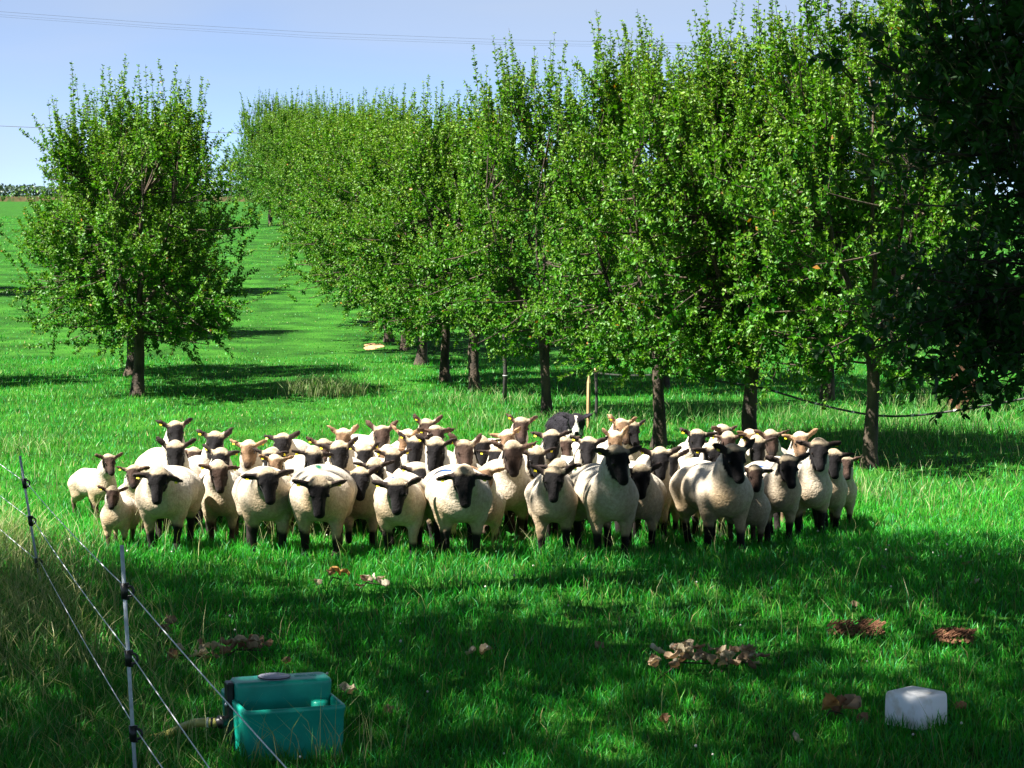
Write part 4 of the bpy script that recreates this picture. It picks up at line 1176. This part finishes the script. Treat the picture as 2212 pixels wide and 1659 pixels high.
def dirt_patch(px, py, wx, wy, lab, seed):
    c = on_ground(px, py); r = np.random.default_rng(seed)
    m_ = MB(); n = 330
    for k in range(n):
        a = r.uniform(0, 6.28); q = math.sqrt(r.uniform()); x = math.cos(a) * wx * q; y = math.sin(a) * wy * q; s = r.uniform(.006, .017)
        pr = [(s * .5, -s * .6), (s * 1.0, -s * .1), (s * .75, s * .5), (s * .2, s * .75)]
        m_.lathe(pr, (x, y, .030 + .035 * (1 - q) + r.uniform(0, .018)), 5)
        if k % 3 == 0: m_.tube([(x - s * 2, y, .075), (x + s * 2, y + s, .09 + r.uniform(0, .02))], .003, 4)
    o = link('dirt_patch', m_.mesh('dirt_patch', False), M['dirt'], loc=c, label=lab, cat='dirt patch', group='reddish dirt patches')
    o['kind'] = 'stuff'
dirt_patch(1850, 1378, .18, .13, 'wide patch of reddish-brown crumbled dirt at right', 1)
dirt_patch(2062, 1395, .12, .12, 'smaller patch of reddish-brown dirt near the right edge', 2)

# broad-leaved weeds
def weed(px, py, n, size, lab, seed, upright=.5):
    c = on_ground(px, py); r = np.random.default_rng(seed)
    root = link('dock_plant', None, loc=c, label=lab, cat='weed', group='broad-leaved weeds')
    for k in range(n):
        a = k * 2.4 + r.uniform(-.3, .3); L = size * r.uniform(.7, 1.1); up = upright * r.uniform(.6, 1.3)
        d = unit([math.cos(a), math.sin(a), up]); s = unit(np.cross(d, [0, 0, 1])); nn = np.cross(s, d)
        V = []; F_ = []
        for i, t in enumerate(np.linspace(0, 1, 7)):
            w = L * .19 * math.sin(math.pi * min(1, t * .92 + .06)) ** .7 * (1 if t > .2 else .35)
            p_ = d * L * t - np.array([0, 0, 1]) * L * .35 * t * t
            for j in (-1, 0, 1): V.append(p_ + s * w * j + nn * (abs(j) * w * .25 + .004 * math.sin(i * 3 + j)))
        for i in range(6):
            for j in range(2): F_.append((i * 3 + j, i * 3 + j + 1, i * 3 + j + 4, i * 3 + j + 3))
        m_ = MB(); m_.add(np.array(V), F_, np.array([.025, .15, .02]) * r.uniform(.8, 1.2))
        link('leaf', m_.mesh('leaf'), M['leaf'], root)
weed(1104, 1170, 5, .20, 'broad dock leaves at the feet of the striding sheep', 1, 1.2)
weed(1925, 1245, 3, .16, 'upright pale weed leaf at right in the shade', 2, 2.0)
weed(1750, 960, 6, .24, 'broad-leaved weed behind the right end of the flock', 3)
weed(1010, 1205, 4, .09, 'small clover-like weed before the foremost sheep', 4)
weed(640, 855, 6, .20, 'low broad-leaved weed left of the pale dry grass', 5)
weed(480, 930, 5, .17, 'low weed in the grass behind the left of the flock', 6)
weed(340, 790, 7, .26, 'leafy weed clump right of the lone tree trunk', 7)
weed(250, 800, 6, .24, 'leafy weed clump left of the lone tree trunk', 8)
weed(1960, 1560, 4, .07, 'tiny weed against the salt block', 9)

# ------------------------------------------------------------------ grass
def blades(x, y, h, w, bend, cols, r, seg=2, name='grass'):
    n = len(x); z = gz(x, y) - .005
    a = r.uniform(0, 2 * math.pi, n); b_ = r.uniform(0, 2 * math.pi, n)
    sx, sy = np.cos(a) * w * .5, np.sin(a) * w * .5
    bx, by = np.cos(b_) * bend * h, np.sin(b_) * bend * h
    zt = h * np.sqrt(np.clip(1 - (bend * .85) ** 2, .15, 1))
    p0 = np.stack([x, y, z], 1); sd = np.stack([sx, sy, 0 * sx], 1)
    tip = p0 + np.stack([bx, by, zt], 1)
    if seg == 1:
        v = np.stack([p0 - sd, p0 + sd, tip], 1).reshape(-1, 3); l = np.arange(3 * n); s = np.full(n, 3); rep = 3
        c = np.repeat(cols, 3, 0)
    else:
        mid = p0 + np.stack([bx * .28, by * .28, zt * .58], 1)
        v = np.stack([p0 - sd, p0 + sd, mid - sd * .8, mid + sd * .8, tip], 1).reshape(-1, 3)
        k = np.arange(n)[:, None] * 5
        l = np.concatenate([k + np.array([[0, 1, 3, 2]]), k + np.array([[2, 3, 4]])], 1).ravel(); s = np.tile([4, 3], n)
        c = np.repeat(cols, 5, 0)
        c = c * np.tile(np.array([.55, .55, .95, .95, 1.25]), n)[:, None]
    return v, l, s, c

def sample(n, d0, d1, r, wide=1.3, p=1.0):
    y = np.sqrt(r.uniform(0, 1, n) * (d1 ** 2 - d0 ** 2) + d0 ** 2)
    x = r.uniform(-1, 1, n) * y * .2127 * wide
    return x, y

def keep_mask(x, y):
    k = np.ones(len(x), bool)
    ang = math.radians(-18); dx, dy = x - TROUGH[0], y - TROUGH[1]
    u = dx * math.cos(ang) - dy * math.sin(ang); v = dx * math.sin(ang) + dy * math.cos(ang)
    k &= ~((np.abs(u) < .24) & (np.abs(v) < .30))
    dx, dy = x - SALT[0], y - SALT[1]
    k &= ~(np.abs(dx) + np.abs(dy) < .165)
    for lx, ly, lr in LITTER:
        k &= ~(((x - lx) ** 2 + (y - ly) ** 2 < (lr * .75) ** 2) & (hash2(np.floor(x * 300), np.floor(y * 300), 3) < .6))
    return k

def grass_cols(x, y, r):
    n = len(x)
    p1 = vnoise(x, y, .55, 1); p2 = vnoise(x, y, 2.3, 2); q = np.clip(p1 * .6 + p2 * .4 + r.normal(size=n) * .14, 0, 1)[:, None]
    a = np.array([.006, .18, .009]); b_ = np.array([.042, .35, .018]); c = a * (1 - q) + b_ * q
    k = r.uniform(size=n)
    y_ = np.array([.11, .28, .03]); bl = np.array([.03, .25, .07]); dry = np.array([.34, .30, .13])
    yp = np.clip(vnoise(x, y, .9, 8) * 2 - .9, 0, 1)
    m_ = k < .07 + .16 * yp + .18 * ss(22, 28, y); c[m_] = y_ * r.uniform(.7, 1.2, (m_.sum(), 1))
    m_ = (k > .75) & (k < .90); c[m_] = bl * r.uniform(.7, 1.2, (m_.sum(), 1))
    m_ = k > .98; c[m_] = dry * r.uniform(.6, 1.1, (m_.sum(), 1))
    return c * r.uniform(.75, 1.2, (n, 1))

def build_grass():
    r = np.random.default_rng(21)
    VV, LL, SS, CC = [], [], [], []; off = 0
    for n, d0, d1, h0, h1, w0, w1, seg in ((85000, 9.5, 14, .04, .11, .004, .007, 2), (150000, 14, 24.5, .045, .12, .005, .009, 2), (140000, 24.5, 45, .04, .10, .009, .018, 1), (90000, 45, 110, .03, .07, .015, .035, 1)):
        x, y = sample(n, d0, d1, r, 1.3 if d0 < 40 else 1.15); k = keep_mask(x, y); x, y = x[k], y[k]; n = len(x)
        clump = vnoise(x, y, 3.2, 5) * .6 + vnoise(x, y, 9, 6) * .4
        h = (h0 + (h1 - h0) * r.uniform(0, 1, n) ** 1.4) * (.55 + .95 * clump)
        lane = np.clip(1 - np.abs((x + 3.4 + .09 * (y - 37)) / 2.4), 0, 1) * ss(28, 34, y)
        h = h * (1 - .45 * lane)
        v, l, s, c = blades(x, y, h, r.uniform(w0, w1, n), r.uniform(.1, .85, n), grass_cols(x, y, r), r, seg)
        VV.append(v); LL.append(l + off); SS.append(s); CC.append(c); off += len(v)
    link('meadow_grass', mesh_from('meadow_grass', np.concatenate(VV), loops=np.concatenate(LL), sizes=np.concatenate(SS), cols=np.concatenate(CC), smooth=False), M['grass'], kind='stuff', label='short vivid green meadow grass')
build_grass()

def build_tall_grass():
    r = np.random.default_rng(22); VV, LL, SS, CC = [], [], [], []; off = 0
    def batch(x, y, h, w, bend, c):
        nonlocal off
        v, l, s, cc = blades(x, y, h, w, bend, c, r, 2); VV.append(v); LL.append(l + off); SS.append(s); CC.append(cc); off += len(v)
    # uncut strip along the fence
    n = 11000
    t = r.uniform(0, 1, n); px_ = -5.4 + 4.0 * t; py_ = 22.5 - 11.5 * t
    x = px_ + r.normal(size=n) * .42 - .25; y = py_ + r.normal(size=n) * .5; k = keep_mask(x, y) & (x < -.9 - (y - 10) * .12 + .25); x, y = x[k], y[k]; n = len(x)
    far = ss(12.5, 16, y)
    pal = np.array([.36, .36, .16]); gr = np.array([.06, .20, .03]); q = (r.uniform(size=n) < .25 + .35 * far)[:, None]
    batch(x, y, r.uniform(.14, .40, n) * (.6 + .5 * far), r.uniform(.004, .007, n), r.uniform(.35, .95, n), np.where(q, pal, gr) * r.uniform(.7, 1.25, (n, 1)))
    # pale dry tussocks and rank grass round the trunks
    for cx, cy, sx, sy, n, h0, dry in ((700, 850, .5, .7, 1500, .32, .8), (1550, 900, 2.2, 1.6, 2200, .22, .2), (1950, 930, 1.7, 2.0, 2200, .24, .25), (1200, 925, 1.3, 1.0, 1500, .24, .3), (1890, 1080, .7, .8, 400, .26, .4), (1040, 870, 1.2, 1.2, 900, .22, .3), (2080, 880, 1.2, 1.5, 900, .34, .3), (60, 975, .6, 1.0, 400, .25, .5)):
        c = on_ground(cx, cy); x = c[0] + r.normal(size=n) * sx * .6; y = c[1] + r.normal(size=n) * sy * .6
        q = (r.uniform(size=n) < dry)[:, None]
        batch(x, y, h0 * r.uniform(.5, 1.2, n), r.uniform(.006, .011, n), r.uniform(.2, .9, n), np.where(q, np.array([.26, .32, .13]), np.array([.05, .22, .03])) * r.uniform(.7, 1.25, (n, 1)))
    # scattered seed stems
    n = 1000; x, y = sample(n, 10.5, 27, r, 1.1); k = keep_mask(x, y); x, y = x[k], y[k]; n = len(x)
    batch(x, y, r.uniform(.16, .36, n), r.uniform(.003, .0045, n), r.uniform(.15, .8, n), np.array([.34, .36, .16]) * r.uniform(.6, 1.2, (n, 1)))
    for cx, cy, m_ in ((310, 1165, 40), (1560, 1165, 45), (620, 1185, 30), (660, 1640, 45), (520, 1620, 30), (1100, 1200, 22), (250, 1180, 35), (740, 1180, 20), (1380, 1190, 16)):
        c = on_ground(cx, cy); m_ = int(m_ * 1.7); x = c[0] + r.normal(size=m_) * .25; y = c[1] + r.normal(size=m_) * .15; k = keep_mask(x, y); x, y = x[k], y[k]; m_ = len(x)
        batch(x, y, r.uniform(.2, .42, m_), r.uniform(.0035, .005, m_), r.uniform(.2, .75, m_), np.array([.40, .42, .20]) * r.uniform(.7, 1.15, (m_, 1)))
    link('tall_grass', mesh_from('tall_grass', np.concatenate(VV), loops=np.concatenate(LL), sizes=np.concatenate(SS), cols=np.concatenate(CC), smooth=False), M['grass'], kind='stuff', label='long pale seeding grass along the fence and round the trunks')
build_tall_grass()

def clover():
    r = np.random.default_rng(31); m_ = MB()
    x, y = sample(60, 11, 22, r, 1.0)
    for a, b_ in zip(x, y):
        z = float(gz(a, b_)) + r.uniform(.05, .08); s = r.uniform(.005, .009)
        m_.lathe([(s * .4, -s), (s, -s * .2), (s * .8, s * .6), (s * .2, s)], (a, b_, z), 6, (.45, .42, .36))
    link('clover_blooms', m_.mesh('clover_blooms'), M['petal'], kind='stuff', label='scattered small white clover heads')
M['petal'] = plain('clover_white', (.6, .56, .5), .7, var=.2)
clover()
